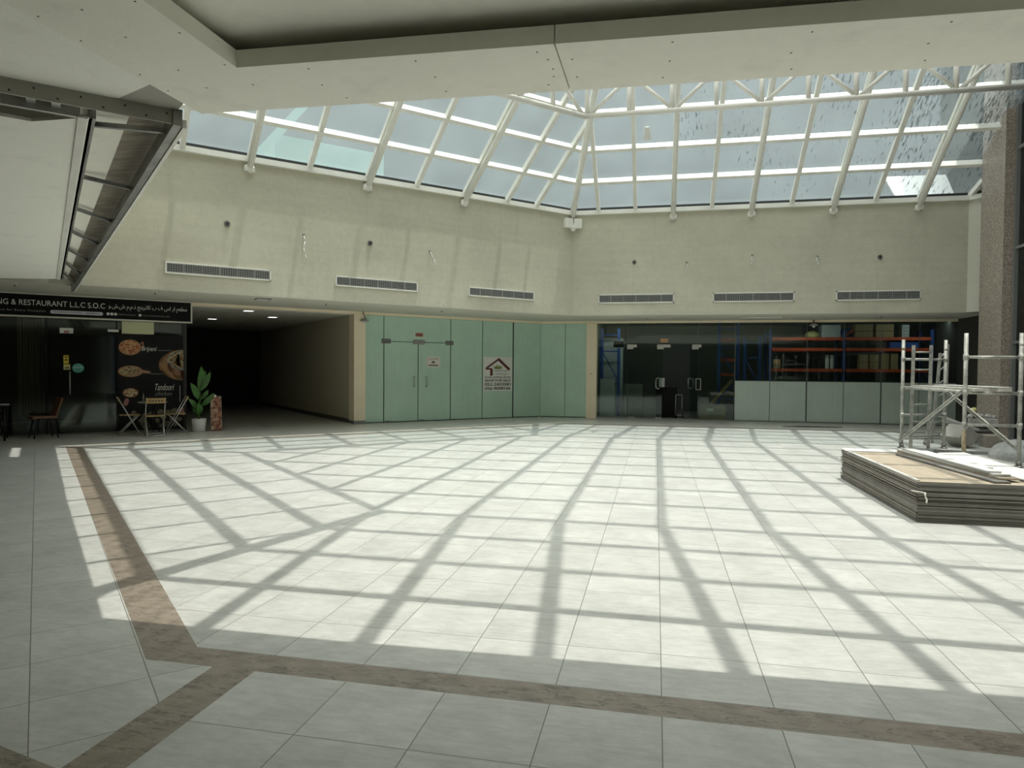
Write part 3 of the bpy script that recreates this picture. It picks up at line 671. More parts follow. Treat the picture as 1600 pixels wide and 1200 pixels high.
# roof trusses hung inside the ring
def truss(name, P, Q, zb, zt, step, label, first):
    t = empty('roof_truss', (0, 0, 0), 0, label, 'truss', 'roof trusses')
    P, Q = Vector(P), Vector(Q); d = (Q-P); L = d.length; d.normalize()
    bb = MB(); bb.tube((P.x, P.y, zb), (Q.x, Q.y, zb), 0.062, seg=12, m='frame_white'); bb.build('bottom_chord', parent=t)
    bb = MB(); bb.tube((P.x, P.y, zt), (Q.x, Q.y, zt), 0.075, seg=12, m='frame_white'); bb.build('top_chord', parent=t)
    k = 0; s_ = first
    while s_ < L-0.05:
        a = P+d*s_
        bb = MB(); bb.tube((a.x, a.y, zb), (a.x, a.y, zt), 0.055, seg=10, m='frame_white'); bb.build('post', parent=t)
        s_ += step; k += 1
    s_ = 0.06; k = 0
    while s_+2*step < L+1.2:
        a, m_, c = P+d*s_, P+d*min(L, s_+step), P+d*min(L, s_+2*step)
        bb = MB(); bb.tube((a.x, a.y, zb), (m_.x, m_.y, zt), 0.045, seg=8, m='frame_white'); bb.build('brace', parent=t)
        bb = MB(); bb.tube((m_.x, m_.y, zt), (c.x, c.y, zb), 0.045, seg=8, m='frame_white'); bb.build('brace', parent=t)
        s_ += 2*step; k += 1
    return t
T0 = (-1.70, 16.30)
truss('t', (*T0, 0), (RX-0.02, 16.30, 0), 7.62, 8.5, 0.985, 'white tubular roof truss parallel to the back wall, behind the ceiling edge', 0.02)
truss('t', (*T0, 0), (-5.9, 12.10, 0), 7.60, 8.5, 0.985, 'white tubular roof truss running along the left wall from the corner hip', 0.985)
# rooftop box, and stand-ins for marks seen on the glass
b = MB(); b.prism([w2(4.35, 17.7)[:2], w2(7.25, 17.7)[:2], w2(7.25, 19.5)[:2], w2(4.35, 19.5)[:2]], 6.0, 7.45, 'roofblock')
tag(b.build('rooftop_plant_box'), 'green-grey rooftop box seen through the skylight glass above the left wall', 'rooftop unit')
b = MB(); p, q = w2(5.1, 17.2, 8.35), w2(3.5, 17.2, 6.3); b.bar(p, q, 0.16, 0.20, 'roofblock'); b.bar(q, w2(3.5, 17.2, 6.0), 0.2, 0.2, 'roofblock', (1, 0, 0))  # made-up bar imitates a shadow band lying on the glass
tag(b.build('shadow_band_bar'), 'slanting grey bar imitating a shadow band on the skylight glass, upper left', 'shadow bar')
b = MB(); b.slab([(7.08, 22.7, 6.9), (8.66, 22.7, 6.9), (8.72, 23.5, 7.72), (6.98, 23.5, 7.74)], -0.06, 'bright_patch'); b.span((7.12, 22.78, 6.0), (8.6, 23.45, 6.92), 'bright_patch')  # made-up sloped slab gives the bright patch behind the panes
tag(b.build('bright_patch_slab'), 'white slab added to make a bright patch in the lower right skylight panes', 'rooftop unit')
b = MB(); b.slab([(-0.40, 17.9, 7.50), (-0.19, 17.9, 7.50), (-0.245, 17.56, 7.72), (-0.345, 17.56, 7.72)], 0.02, 'white')  # small white tapered plate lying at the glass
tag(b.build('white_plate'), 'small white tapered plate fixed to a skylight pane right of the hip', 'plate')
b = MB(); b.prism([w2(-20, NU+0.25)[:2], w2(12.5, NU+0.25)[:2], w2(12.5, NU+14)[:2], w2(-20, NU+14)[:2]], 5.75, 5.95, 'bare'); b.prism([(-2.2, YU+0.25), (16, YU+0.25), (16, 40), (-16, 34)], 5.74, 5.94, 'bare')
structure(b.build('roof_deck'), 'flat roof deck outside the skylight above the shops', 'roof')

# ---- granite pillar and dark curtain wall on the right
b = MB(); b.span((7.83, 17.8, 0), (8.12, 18.94, 9.6), 'granite')
pil = structure(b.build('pillar'), 'brown speckled granite pillar at the right edge of the court', 'pillar')
cw = empty('window_2', (0, 0, 0), 0, 'dark glass curtain wall right of the granite pillar', 'curtain wall', kind='structure')
b = MB(); b.span((XR, -5, 0), (XR+0.02, 19.6, 12), 'curtain_glass'); b.build('glass', parent=cw)
for z in (0.05, 2.3, 4.47, 6.75, 9.0):
    b = MB(); b.span((XR-0.06, -5, z-0.03), (XR+0.03, 17.8, z+0.03), 'mull'); b.build('transom', parent=cw)
for y in (17.74, 15.6, 13.4, 11.2, 9, 6.8, 4.6):
    b = MB(); b.span((XR-0.08, y-0.035, 0), (XR+0.03, y+0.035, 11.9), 'mull'); b.build('mullion', parent=cw)
b = MB(); b.span((XR+0.6, -5, 0), (XR+0.7, 24, 12), 'dark_in'); structure(b.build('wall_behind_glass'), 'dark interior behind the curtain wall glass', 'wall')

# ================================================================== SHOPFRONTS
# cream strip over the openings and cream columns
b = MB()
p, q = w2(2.45, NS-0.02), w2(13.16, NS-0.02)
b.bar((p[0], p[1], 3.135), (q[0], q[1], 3.135), 0.10, 0.07, 'cream'); b.span((-3.8, YSF-0.05, 3.10), (XR+1.6, YSF+0.05, 3.17), 'cream')
structure(b.build('trim_2'), 'cream strip running above the shopfronts just under the soffit', 'trim')
cA = empty('column_corridor', w2(6.86, NS), R45, 'cream wall end between the dark corridor and green glass shopfront', 'column', kind='structure')
b = MB(); b.span((-0.17, -0.09, 0.09), (0.17, 0.32, 3.1), 'cream'); b.span((-0.175, -0.1, 0), (0.175, 0.32, 0.09), 'mull'); b.build('shaft', parent=cA)
cB = empty('column_shops', (-2.07, YSF, 0), 0, 'cream column between green glass shopfront and dark storage shop', 'column', kind='structure')
b = MB(); b.span((-0.17, -0.10, 0), (0.17, 0.35, 3.1), 'cream'); b.build('shaft', parent=cB)
b = MB(); b.span((-0.025, -0.118, 1.42), (0.025, -0.10, 1.47), 'steel'); b.build('switch', parent=cB)

# ---- green frosted shopfront
W3 = empty('window_3', w2(0, NS), R45, 'green frosted glass shopfront with a double door left of the corner', 'shopfront', kind='structure')
def gpane(x0, x1, z0, z1, par=None, m='frost', y=0.0, nm='pane'):
    bb = MB(); bb.span((x0+0.008, y-0.006, z0+0.006), (x1-0.008, y+0.006, z1-0.006), m); return bb.build(nm, parent=par)
for x0, x1 in ((7.03, 7.61), (9.79, 10.92), (10.92, 12.08), (12.08, 13.14)): gpane(x0, x1, 0.02, 3.10, W3)
gpane(7.61, 9.79, 2.365, 3.10, W3)
b = MB(); b.span((7.03, 0.01, 0.0), (13.16, 0.03, 3.1), 'seam'); b.build('backing', parent=W3)
b = MB()
for x in (7.61, 9.79, 10.92): b.span((x-0.008, -0.012, 0), (x+0.008, 0.012, 3.1), 'seam')
b.span((12.06, -0.014, 0), (12.1, 0.012, 3.1), 'seam'); b.span((7.61, -0.012, 2.355), (9.79, 0.012, 2.37), 'seam'); b.span((13.12, -0.01, 0), (13.17, 0.03, 3.1), 'frost'); b.build('joint', parent=W3)
D1 = empty('door_1', w2(0, NS), R45, 'green frosted glass double door with steel pull handles', 'door', kind='structure')
for x0, x1, hx in ((7.62, 8.695, 8.55), (8.705, 9.785, 8.96)):
    lf = gpane(x0, x1, 0.02, 2.36, D1, nm='door_leaf')
    b = MB(); b.path([(hx, -0.02, 1.04), (hx, -0.07, 1.04), (hx, -0.07, 1.34), (hx, -0.02, 1.34)], 0.014, m='steel'); b.build('pull_handle', parent=lf)
    b = MB(); b.span((x0+0.02, -0.02, 0.0), (x0+0.2, 0.02, 0.05), 'fitting'); b.build('bottom_fitting', parent=lf)
for x0, x1, m in ((7.54, 7.82, 'fitting'), (8.53, 8.92, 'steel'), (9.62, 9.88, 'fitting')):
    b = MB(); b.span((x0, -0.022, 2.30), (x1, 0.022, 2.43), m); b.build('patch_fitting', parent=W3)
# the small return of green glass facing the court
W5 = empty('window_4', (0, YSF, 0), 0, 'green frosted glass panes between the corner and cream column', 'shopfront', kind='structure')
gpane(-3.78, -2.95, 0.02, 3.10, W5); gpane(-2.95, -2.24, 0.02, 3.10, W5)
b = MB(); b.span((-3.78, 0.01, 0), (-2.24, 0.03, 3.1), 'seam'); b.build('backing', parent=W5)
# notices on the green glass
sg = empty('door_tag', w2(8.73, NS, 0), R45, 'small maroon tag on the green glass above the double door', 'tag')
b = MB(); b.span((-0.12, -0.016, 2.53), (0.12, -0.006, 2.64), 'redtag'); b.build('plate', parent=sg)
lettering('lettering', 'CLOSE DOOR', -0.1, 0.1, 2.565, 2.605, -0.017, 'ink', sg, 0.002)
sg = empty('paper_notice', w2(9.2, NS, 0), R45, 'white paper notice taped to the right green door leaf', 'notice')
b = MB(); b.span((-0.23, -0.012, 1.62), (0.23, -0.006, 1.94), 'paper'); b.build('sheet', parent=sg)
lettering('lettering', 'SHOP FOR RENT', -0.17, 0.17, 1.85, 1.89, -0.0125, 'redtag', sg, 0.002)
b = MB(); b.span((-0.05, -0.0145, 1.74), (0.05, -0.012, 1.81), 'fitting'); b.span((-0.16, -0.0145, 1.66), (0.16, -0.012, 1.70), 'fitting'); b.build('print', parent=sg)
sg = empty('sale_poster', w2(11.50, NS, 0), R45, 'white shop for sale poster with maroon house outline on the green glass', 'poster')
b = MB(); b.span((-0.54, -0.014, 0.88), (0.55, -0.006, 1.96), 'white'); b.build('sheet', parent=sg)
b = MB()
b.bar((-0.44, -0.017, 1.60), (0.03, -0.017, 1.90), 0.005, 0.055, 'maroon', (0, 0, 1)); b.bar((0.0, -0.017, 1.91), (0.44, -0.017, 1.56), 0.005, 0.085, 'maroon', (0, 0, 1))
b.span((-0.46, -0.019, 1.56), (-0.22, -0.015, 1.61), 'maroon'); b.span((-0.29, -0.019, 1.37), (-0.20, -0.015, 1.58), 'maroon'); b.build('house_outline', parent=sg)
b = MB()
cr = [(-0.13, 1.58), (-0.17, 1.69), (-0.09, 1.65), (-0.05, 1.72), (0.0, 1.65), (0.05, 1.72), (0.09, 1.65), (0.17, 1.69), (0.12, 1.58)]
b.slab([(x, -0.015, z) for x, z in cr], 0.003, 'gold'); b.build('crown_print', parent=sg)
lettering('lettering', arabic('قمة الملكية'), -0.15, 0.34, 1.49, 1.57, -0.0145, 'ink', sg, 0.002)
lettering('lettering', arabic('لبيع العقارات'), -0.15, 0.34, 1.38, 1.46, -0.0145, 'ink', sg, 0.002)
lettering('lettering', 'ROYAL CLIFF REAL ESTATE', -0.48, 0.48, 1.285, 1.345, -0.0145, 'ink', sg, 0.002, bold=0.012)
lettering('lettering', 'SHOP FOR SALE', -0.48, 0.48, 1.175, 1.255, -0.0145, 'ink', sg, 0.002, bold=0.02)
lettering('lettering', '052-2433081', -0.49, 0.49, 1.045, 1.14, -0.0145, 'ink', sg, 0.002, bold=0.015)
lettering('lettering', '056-9098166', -0.49, 0.49, 0.915, 1.01, -0.0145, 'ink', sg, 0.002, bold=0.015)

# ---- storage shop: dark glass, low frosted panes, double door standing ajar
W6 = empty('window_5', (0, YSF, 0), 0, 'dark glass front of the storage shop under the back wall', 'shopfront', kind='structure')
for x0, x1 in ((-1.9, -0.9),): gpane(x0, x1, 0.02, 3.10, W6, 'dark_glass')
gpane(-0.9, 1.31, 2.37, 3.10, W6, 'dark_glass'); gpane(1.31, 2.43, 0.02, 3.10, W6, 'dark_glass')
fe = [2.43, 3.48, 4.55, 5.61, 6.66, 7.7, 8.75, 9.8]
for x0, x1 in zip(fe[:-1], fe[1:]):
    gpane(x0, x1, 1.29, 3.10, W6, 'dark_glass'); gpane(x0, x1, 0.03, 1.275, W6, 'frost2', nm='frosted_pane')
b = MB()
for x in fe: b.span((x-0.006, -0.01, 1.28), (x+0.006, 0.01, 3.1), 'fitting')
for x in (-0.9, 1.31): b.span((x-0.005, -0.01, 2.37), (x+0.005, 0.01, 3.1), 'fitting')
for i, x in enumerate(fe[1:]): b.span((x-(0.016 if i % 2 else 0.006), -0.012, 0.02), (x+(0.016 if i % 2 else 0.006), 0.012, 1.28), 'seam')
b.span((2.41, -0.012, 0.0), (2.435, 0.012, 1.28), 'seam'); b.span((2.43, -0.012, 1.27), (9.8, 0.012, 1.292), 'seam'); b.span((-1.9, -0.03, 0.0), (9.8, 0.03, 0.03), 'mull'); b.build('joint', parent=W6)
for x0, x1 in ((-0.93, -0.62), (0.03, 0.45), (1.12, 1.40)):
    b = MB(); b.span((x0, -0.025, 2.32), (x1, 0.025, 2.41), 'steel'); b.span((x0, -0.025, 2.26), (x0+0.2, 0.025, 2.32), 'steel'); b.build('patch_fitting', parent=W6)
D2 = empty('door_2', (0, YSF, 0), 0, 'dark glass double door of the storage shop, right leaf open inward', 'door', kind='structure')
lf = gpane(-0.89, 0.20, 0.03, 2.34, D2, 'dark_glass', nm='door_leaf')
def pull(par, x, y, z0, z1, off=0.07, wd=0.0):
    b = MB(); b.path([(x, y, z0), (x, y-off, z0), (x, y-off, z1), (x, y, z1)], 0.016, m='steel'); 
    b.path([(x, y, z0), (x, y+off, z0), (x, y+off, z1), (x, y, z1)], 0.016, m='steel'); return b.build('pull_handle', parent=par)
b = MB(); b.path([(0.12, -0.02, 0.99), (0.04, -0.06, 0.99), (0.0, -0.07, 1.06), (0.0, -0.07, 1.27), (0.04, -0.06, 1.33), (0.12, -0.02, 1.33)], 0.018, m='steel'); b.build('pull_handle', parent=lf)
for x in (-0.86, 0.0): b = MB(); b.span((x, -0.022, 0.02), (x+0.19, 0.022, 0.07), 'steel'); b.build('bottom_fitting', parent=lf)
lf2 = empty('door_leaf', (1.30, 0, 0), 0); lf2.parent = D2
b = MB()
dx_, dy_ = -math.cos(math.radians(80)), math.sin(math.radians(80))
b.bar((0, 0, 1.185), (1.08*dx_, 1.08*dy_, 1.185), 0.012, 2.30, 'dark_glass'); b.build('leaf_glass', parent=lf2)
b = MB(); hx, hy = 0.95*dx_, 0.95*dy_
for sgn in (-1, 1):
    b.path([(hx, hy, 0.99), (hx+sgn*0.08, hy, 1.0), (hx+sgn*0.08, hy, 1.31), (hx, hy, 1.32)], 0.018, m='steel')
b.build('pull_handle', parent=lf2)
b = MB(); b.path([(-0.05, -0.02, 0.98), (-0.05, -0.08, 0.98), (-0.05, -0.08, 1.32), (-0.05, -0.02, 1.32), (0.09, -0.02, 1.32), (0.09, -0.08, 1.32), (0.09, -0.08, 0.98), (0.09, -0.02, 0.98), (-0.05, -0.02, 0.98)], 0.016, m='steel')
b.build('pull_handle', parent=lf2)
# notices there
sg = empty('orange_notice', (0.25, YSF, 0), 0, 'small orange notice above the storage shop door', 'notice')
b = MB(); b.span((-0.12, -0.016, 2.48), (0.12, -0.006, 2.60), 'orange_tag'); b.build('sheet', parent=sg)
lettering('lettering', 'CLOSED', -0.09, 0.09, 2.515, 2.565, -0.0165, 'maroon', sg, 0.002)
sg = empty('shop_lettering', (-0.38, YSF, 0), 0, 'pale arabic lettering on the glass above the storage shop door', 'lettering')
lettering('lettering', arabic('مستورع البيت'), -0.3, 0.3, 2.63, 2.70, -0.008, 'letter_dim', sg, 0.002)
sg = empty('framed_notice', (-1.2, YSF, 0), 0, 'small black framed notice behind the storage shop glass beside the cream column', 'notice')
b = MB(); b.span((-0.17, 0.03, 2.31), (0.17, 0.05, 2.54), 'black'); b.build('board', parent=sg)
b = MB()
for a, c in (((-0.18, 0.02, 2.30), (0.18, 0.05, 2.32)), ((-0.18, 0.02, 2.53), (0.18, 0.05, 2.55)), ((-0.18, 0.02, 2.3), (-0.165, 0.05, 2.55)), ((0.165, 0.02, 2.3), (0.18, 0.05, 2.55))): b.span(a, c, 'letter')
b.build('rim', parent=sg)
# storage room shell
b = MB()
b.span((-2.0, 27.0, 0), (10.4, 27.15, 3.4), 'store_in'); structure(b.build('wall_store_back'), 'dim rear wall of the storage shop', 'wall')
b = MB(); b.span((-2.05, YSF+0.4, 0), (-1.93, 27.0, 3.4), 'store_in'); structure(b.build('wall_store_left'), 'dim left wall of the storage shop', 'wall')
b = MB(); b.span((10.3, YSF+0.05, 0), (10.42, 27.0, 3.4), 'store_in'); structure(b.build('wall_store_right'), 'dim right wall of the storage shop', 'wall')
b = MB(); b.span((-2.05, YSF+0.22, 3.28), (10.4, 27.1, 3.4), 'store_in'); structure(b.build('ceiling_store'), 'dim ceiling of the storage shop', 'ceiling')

for x, lab in ((-0.9, 'fill tube light added inside the storage shop above the door'), (4.6, 'fill tube light added inside the storage shop, middle of the row'), (8.2, 'fill tube light added inside the storage shop near the pillar end')):
    d = empty('fill_tube', (x, 22.95, 3.27), 0, lab, 'ceiling light', 'added fill tubes in the storage shop')  # fixture hidden above the glass, added to light the racks
    b = MB(); b.span((-0.6, -0.05, -0.04), (0.6, 0.05, 0.0), 'white'); b.build('housing', parent=d)
    b = MB(); b.tube((-0.58, 0, -0.06), (0.58, 0, -0.06), 0.014, seg=10, m='lamp'); b.build('tube', parent=d)
    al = bpy.data.lights.new('fill_tube_glow', 'AREA'); al.shape = 'RECTANGLE'; al.size = 1.16; al.size_y = 0.06; al.energy = FILL_TUBE_W; al.color = (0.96, 1.0, 0.97)
    ao = bpy.data.objects.new('fill_tube_glow', al); COL.objects.link(ao); ao.parent = d; ao.location = (0, 0.0, -0.08); ao.rotation_euler = (math.radians(28), 0, 0)

# ---- corridor
b = MB(); a, c = w2(6.72, NS+0.3), w2(6.72, 30)
b.slab([(a[0], a[1], 0), (c[0], c[1], 0), (c[0], c[1], 3.2), (a[0], a[1], 3.2)], 0.2, 'corr')
structure(b.build('wall_corridor_right'), 'cream corridor wall fading into the dark beside the green shop', 'wall')
b = MB(); b.bar((*w2(6.71, NS+0.3)[:2], 0.06), (*w2(6.71, 29.9)[:2], 0.06), 0.03, 0.12, 'fitting')
structure(b.build('baseboard_corridor'), 'dark tile skirting along the cream corridor wall', 'baseboard')
b = MB(); a, c = w2(2.42, NS), w2(2.42, 30)
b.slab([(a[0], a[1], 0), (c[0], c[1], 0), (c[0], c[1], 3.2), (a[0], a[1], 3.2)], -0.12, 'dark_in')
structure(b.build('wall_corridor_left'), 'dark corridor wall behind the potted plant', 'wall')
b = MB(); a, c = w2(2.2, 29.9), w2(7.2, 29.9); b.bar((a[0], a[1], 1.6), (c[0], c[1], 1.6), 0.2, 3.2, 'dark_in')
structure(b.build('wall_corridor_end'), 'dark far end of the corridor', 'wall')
b = MB(); b.prism([w2(2.3, NS+0.08)[:2], w2(6.9, NS+0.08)[:2], w2(6.9, 30)[:2], w2(2.3, 30)[:2]], 3.08, 3.16, 'corr_ceil')
structure(b.build('ceiling_corridor'), 'tiled ceiling of the corridor with small square downlights', 'ceiling')
for i, (t, n, lit, lab) in enumerate(((3.97, 18.95, 1, 'lit square downlight in the corridor ceiling, nearest the opening'), (3.72, 22.9, 1, 'lit square downlight deep in the corridor ceiling on the left'), (5.06, 20.9, 1, 'square downlight in the corridor ceiling beside the cream wall'))):
    d = empty('ceiling_light', w2(t, n, 3.08), R45, lab, 'ceiling light', 'corridor downlights')
    b = MB(); b.span((-0.14, -0.14, -0.012), (0.14, 0.14, 0.0), 'white'); b.build('frame', parent=d)
    b = MB(); b.span((-0.11, -0.11, -0.016), (0.11, 0.11, -0.012), 'lamp'); b.build('diffuser', parent=d)

# ---- restaurant front
W7 = empty('window_6', w2(0, NS), R45, 'dark glass restaurant front under the black sign', 'shopfront', kind='structure')
for x0, x1 in ((-6.0, -2.2), (-2.2, -0.45), (-0.45, 0.92), (0.92, 2.35)): gpane(x0, x1, 0.03, 3.12, W7, 'tint_glass', y=0.03)
b = MB()
for x in (-2.2, -0.45, 0.92, 2.36): b.span((x-0.012, 0.01, 0), (x+0.012, 0.05, 3.12), 'black')
b.span((-6, 0.0, 0), (2.37, 0.05, 0.035), 'fitting'); b.build('joint', parent=W7)
D3 = empty('door_3', w2(0, NS), R45, 'dark glass restaurant door with a slim vertical bar handle', 'door', kind='structure')
lf = gpane(-0.40, 0.72, 0.04, 2.40, D3, 'tint_glass', y=-0.012, nm='door_leaf')
b = MB(); b.tube((-0.01, -0.07, 0.93), (-0.01, -0.07, 1.45), 0.014, m='steel'); b.tube((-0.01, -0.07, 1.0), (-0.01, -0.018, 1.0), 0.01, m='steel'); b.tube((-0.01, -0.07, 1.38), (-0.01, -0.018, 1.38), 0.01, m='steel'); b.build('bar_handle', parent=lf)
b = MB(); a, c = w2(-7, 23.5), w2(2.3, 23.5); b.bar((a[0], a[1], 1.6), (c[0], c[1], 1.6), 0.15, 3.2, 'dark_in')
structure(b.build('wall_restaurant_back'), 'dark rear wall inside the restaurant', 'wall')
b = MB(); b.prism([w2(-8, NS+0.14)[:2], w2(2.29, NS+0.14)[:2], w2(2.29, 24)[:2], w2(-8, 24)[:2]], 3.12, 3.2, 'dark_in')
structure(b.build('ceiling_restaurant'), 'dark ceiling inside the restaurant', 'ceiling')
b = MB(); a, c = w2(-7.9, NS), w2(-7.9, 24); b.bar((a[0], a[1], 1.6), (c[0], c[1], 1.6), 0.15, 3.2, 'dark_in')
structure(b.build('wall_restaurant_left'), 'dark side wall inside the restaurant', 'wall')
# enclosing shell behind the camera and to the left
b = MB(); b.span((-22.2, -6.1, 0), (XR+0.7, -5.9, 3.6), 'bare'); structure(b.build('wall_rear'), 'plain wall behind the viewpoint', 'wall')
b = MB(); b.span((-22.2, -6, 0), (-22.0, 4, 3.6), 'soffit'); structure(b.build('wall_far_left'), 'plain wall at the far left of the arcade', 'wall')
b = MB(); b.prism([(-14, -6), (-14, 2), (-16, 2), w2(-8, NU)[:2], (-22.1, -6)], ZC+0.02, ZC+0.1, 'white_paint'); structure(b.build('ceiling_far_left'), 'painted ceiling over the far left of the arcade', 'ceiling')
b = MB(); a, c = w2(-8.0, NS), w2(-13, NS); b.bar((a[0], a[1], 1.7), (c[0], c[1], 1.7), 0.2, 3.4, 'soffit'); structure(b.build('wall_leak_stop'), 'unseen plain wall added beyond the restaurant front to close a light leak', 'wall')  # unseen wall added to close a gap that let outside light in
b = MB()
b.prism([(-22.3, -6.2), (XR+0.8, -6.2), (XR+0.8, 3.66), (-3.2, 3.66)] + [uline(0.42, x=-3.2), uline(0.42, x=-11.2), w2(-0.3, NU+0.35)[:2], w2(-20, NU+0.35)[:2]], 5.85, 5.98, 'bare')  # unseen cover added to keep daylight from leaking through ceiling gaps
b.span((XR+0.03, -6, 12), (XR+0.75, 24, 12.1), 'bare'); b.span((XR, 19.95, 3.3), (XR+4, 40, 5.8), 'bare')  # cap and side block, added to shut out light as well
structure(b.build('roof_leak_cover'), 'unseen flat cover added over the arcade to stop daylight leaks', 'roof')

# ================================================================== THINGS
# ---- wall grilles
def grille(loc, rz, wd, hh, label, nslat=5):
    g = empty('wall_grille', loc, rz, label, 'air vent', 'air grilles on the upper walls')
    b = MB()
    for a, c in (((0, -0.03, 0), (wd, 0.0, 0.03)), ((0, -0.03, hh-0.03), (wd, 0.0, hh)), ((0, -0.03, 0), (0.03, 0.0, hh)), ((wd-0.03, -0.03, 0), (wd, 0.0, hh))): b.span(a, c, 'frame_white')
    b.build('frame', parent=g)
    b = MB(); b.span((0.02, -0.006, 0.02), (wd-0.02, 0.0, hh-0.02), 'grille_dark'); b.build('backing', parent=g)
    b = MB()
    for i in range(nslat):
        z = 0.05+(hh-0.1)*i/(nslat-1); b.box((wd/2, -0.018, z), (wd-0.06, 0.02, 0.008), m='grille')
    n = 6
    for i in range(1, n): b.span((wd*i/n-0.006, -0.026, 0.03), (wd*i/n+0.006, -0.008, hh-0.03), 'grille')
    for i in range(44): b.span((0.05+(wd-0.1)*i/43-0.004, -0.012, 0.03), (0.05+(wd-0.1)*i/43+0.004, -0.006, hh-0.03), 'grille')
    b.build('slats', parent=g); return g
for (t0, t1), lab in zip(((1.66, 3.79), (5.27, 7.40), (8.88, 11.0)), ('white framed air grille on the left upper wall, nearest the open framing', 'white framed air grille on the left upper wall, middle of its three', 'white framed air grille on the left upper wall, nearest the corner')):
    grille(w2(t0, NU, 3.525), R45, t1-t0, 0.245, lab)
for (x0, x1), lab in zip(((-1.67, 0.48), (1.54, 3.70), (4.76, 6.86)), ('white framed air grille on the back wall above the storage door', 'white framed air grille on the back wall, middle of its three', 'white framed air grille on the back wall nearest the granite pillar')):
    grille((x0, YU, 3.515), 0, x1-x0, 0.265, lab)
# ---- loose cables and boxes on the upper walls
def cable(p, rz, pts, label, r=0.012, m='white'):
    g = empty('wall_cable', p, rz, label, 'cable', 'loose cable ends on the upper walls')
    b = MB(); b.path(pts, r, m=m); b.build('cord', parent=g)
    b = MB(); b.box((0, -0.006, 0.0), (0.05, 0.012, 0.05), m='ink'); b.build('wall_hole', parent=g)
cable(w2(4.53, NU, 4.63), R45, [(0, -0.01, 0), (0.01, -0.05, -0.15), (-0.02, -0.06, -0.3), (0.02, -0.05, -0.45), (0.07, -0.04, -0.56)], 'white loose cable hanging on the left upper wall between first two grilles')
cable(w2(7.75, NU, 4.58), R45, [(0, -0.01, 0), (0.02, -0.06, -0.1), (0.09, -0.07, -0.2), (0.12, -0.05, -0.34)], 'white loose cable hanging on the left upper wall above the middle grille')
cable((0.82, YU, 4.64), 0, [(0, -0.01, 0), (0.02, -0.05, -0.06), (0.0, -0.05, -0.16), (0.03, -0.04, -0.2)], 'short loose cable on the back wall right of the first grille')
cable((2.58, YU, 4.80), 0, [(0, -0.01, 0), (-0.02, -0.05, -0.08), (0.0, -0.06, -0.2), (-0.04, -0.04, -0.26)], 'short loose cable on the back wall above the middle grille')
cable((4.27, YU, 4.72), 0, [(0, -0.01, 0), (-0.03, -0.05, -0.08), (0.03, -0.06, -0.16), (-0.02, -0.04, -0.22)], 'short loose cable on the back wall left of the pillar-side grille')
for p, rz, lab in ((w2(2.87, NU, 4.69), R45, 'small wall socket stub above the grille nearest the framing'), (w2(6.13, NU, 4.62), R45, 'small wall socket stub above the middle left grille'), ((-0.65, YU, 4.69), 0, 'small wall socket stub on the back wall nearest the corner'), ((5.84, YU, 4.67), 0, 'small wall socket stub on the back wall nearest the pillar')):
    g = empty('wall_box', p, rz, lab, 'wall box', 'small stubs on the upper walls')
    b = MB(); b.disc((0, 0), 0.06, 0.06, -0.03, 0.0, 'fitting', 14); b.build('plate', parent=g)
    b = MB(); b.disc((0, 0), 0.028, 0.028, -0.055, -0.03, 'ink', 12); b.build('plug', parent=g)
# ---- soffit sprinklers, the dangling sensor
for (x, y), lab in (((w2(5.3, 16.6)[:2]), 'small sprinkler head in the soffit left of the cream wall end'), ((w2(8.5, 16.6)[:2]), 'small sprinkler head in the soffit above the green double door'), ((w2(-0.9, 16.4)[:2]), 'small sprinkler head in the soffit above the black sign, left'), ((w2(1.52, 16.3)[:2]), 'small sprinkler head in the soffit above the black sign, right'), ((-0.3, 20.85), 'small sprinkler head in the soffit above the storage door'), ((6.22, 21.0), 'small sprinkler head in the soffit near the pillar')):
    g = empty('sprinkler_head', (x, y, ZS), 0, lab, 'sprinkler', 'soffit sprinklers')
    b = MB(); b.lathe([(0.04, -0.008), (0.045, 0.0)], 14, 'letter'); b.build('plate', parent=g)
    b = MB(); b.tube((0, 0, -0.05), (0, 0, -0.008), 0.012, seg=8, m='fitting'); b.lathe([(0.025, -0.055), (0.025, -0.05)], 10, 'fitting'); b.build('nozzle', parent=g)
g = empty('ceiling_light', w2(3.75, 16.4, ZS), R45, 'unlit square downlight in the soffit before the corridor', 'ceiling light')
b = MB(); b.span((-0.16, -0.16, -0.02), (0.16, 0.16, 0), 'fitting'); b.span((-0.13, -0.13, -0.022), (0.13, 0.13, -0.02), 'letter'); b.build('frame', parent=g)
g = empty('soffit_panel', (3.05, 21.3, ZS), 0, 'thin white access strip in the soffit above the dark storage glass', 'panel')
b = MB(); b.span((-0.55, -0.12, -0.012), (0.55, 0.12, 0), 'white'); b.build('plate', parent=g)
for p, rz, lab in ((w2(6.97, NS-0.16, 2.93), R45, 'dangling sensor fixture on the cream wall end by the green glass'), ((4.7, YSF-0.14, 3.02), 0, 'dangling sensor fixture at the cream strip over the storage glass')):
    g = empty('dangling_sensor', p, rz, lab, 'sensor', 'dangling sensors')
    b = MB(); b.path([(-0.06, 0.0, 0.24), (0.0, -0.02, 0.10), (0.0, -0.02, 0.03)], 0.012, m='ink'); b.build('wire', parent=g)
    b = MB(); b.lathe([(0.02, 0.05), (0.06, 0.03), (0.13, -0.02), (0.13, -0.035)], 14, 'debris'); b.build('shade', parent=g)
    b = MB(); b.lathe([(0.03, -0.09), (0.045, -0.06), (0.04, -0.035)], 12, 'letter'); b.build('bulb', parent=g)

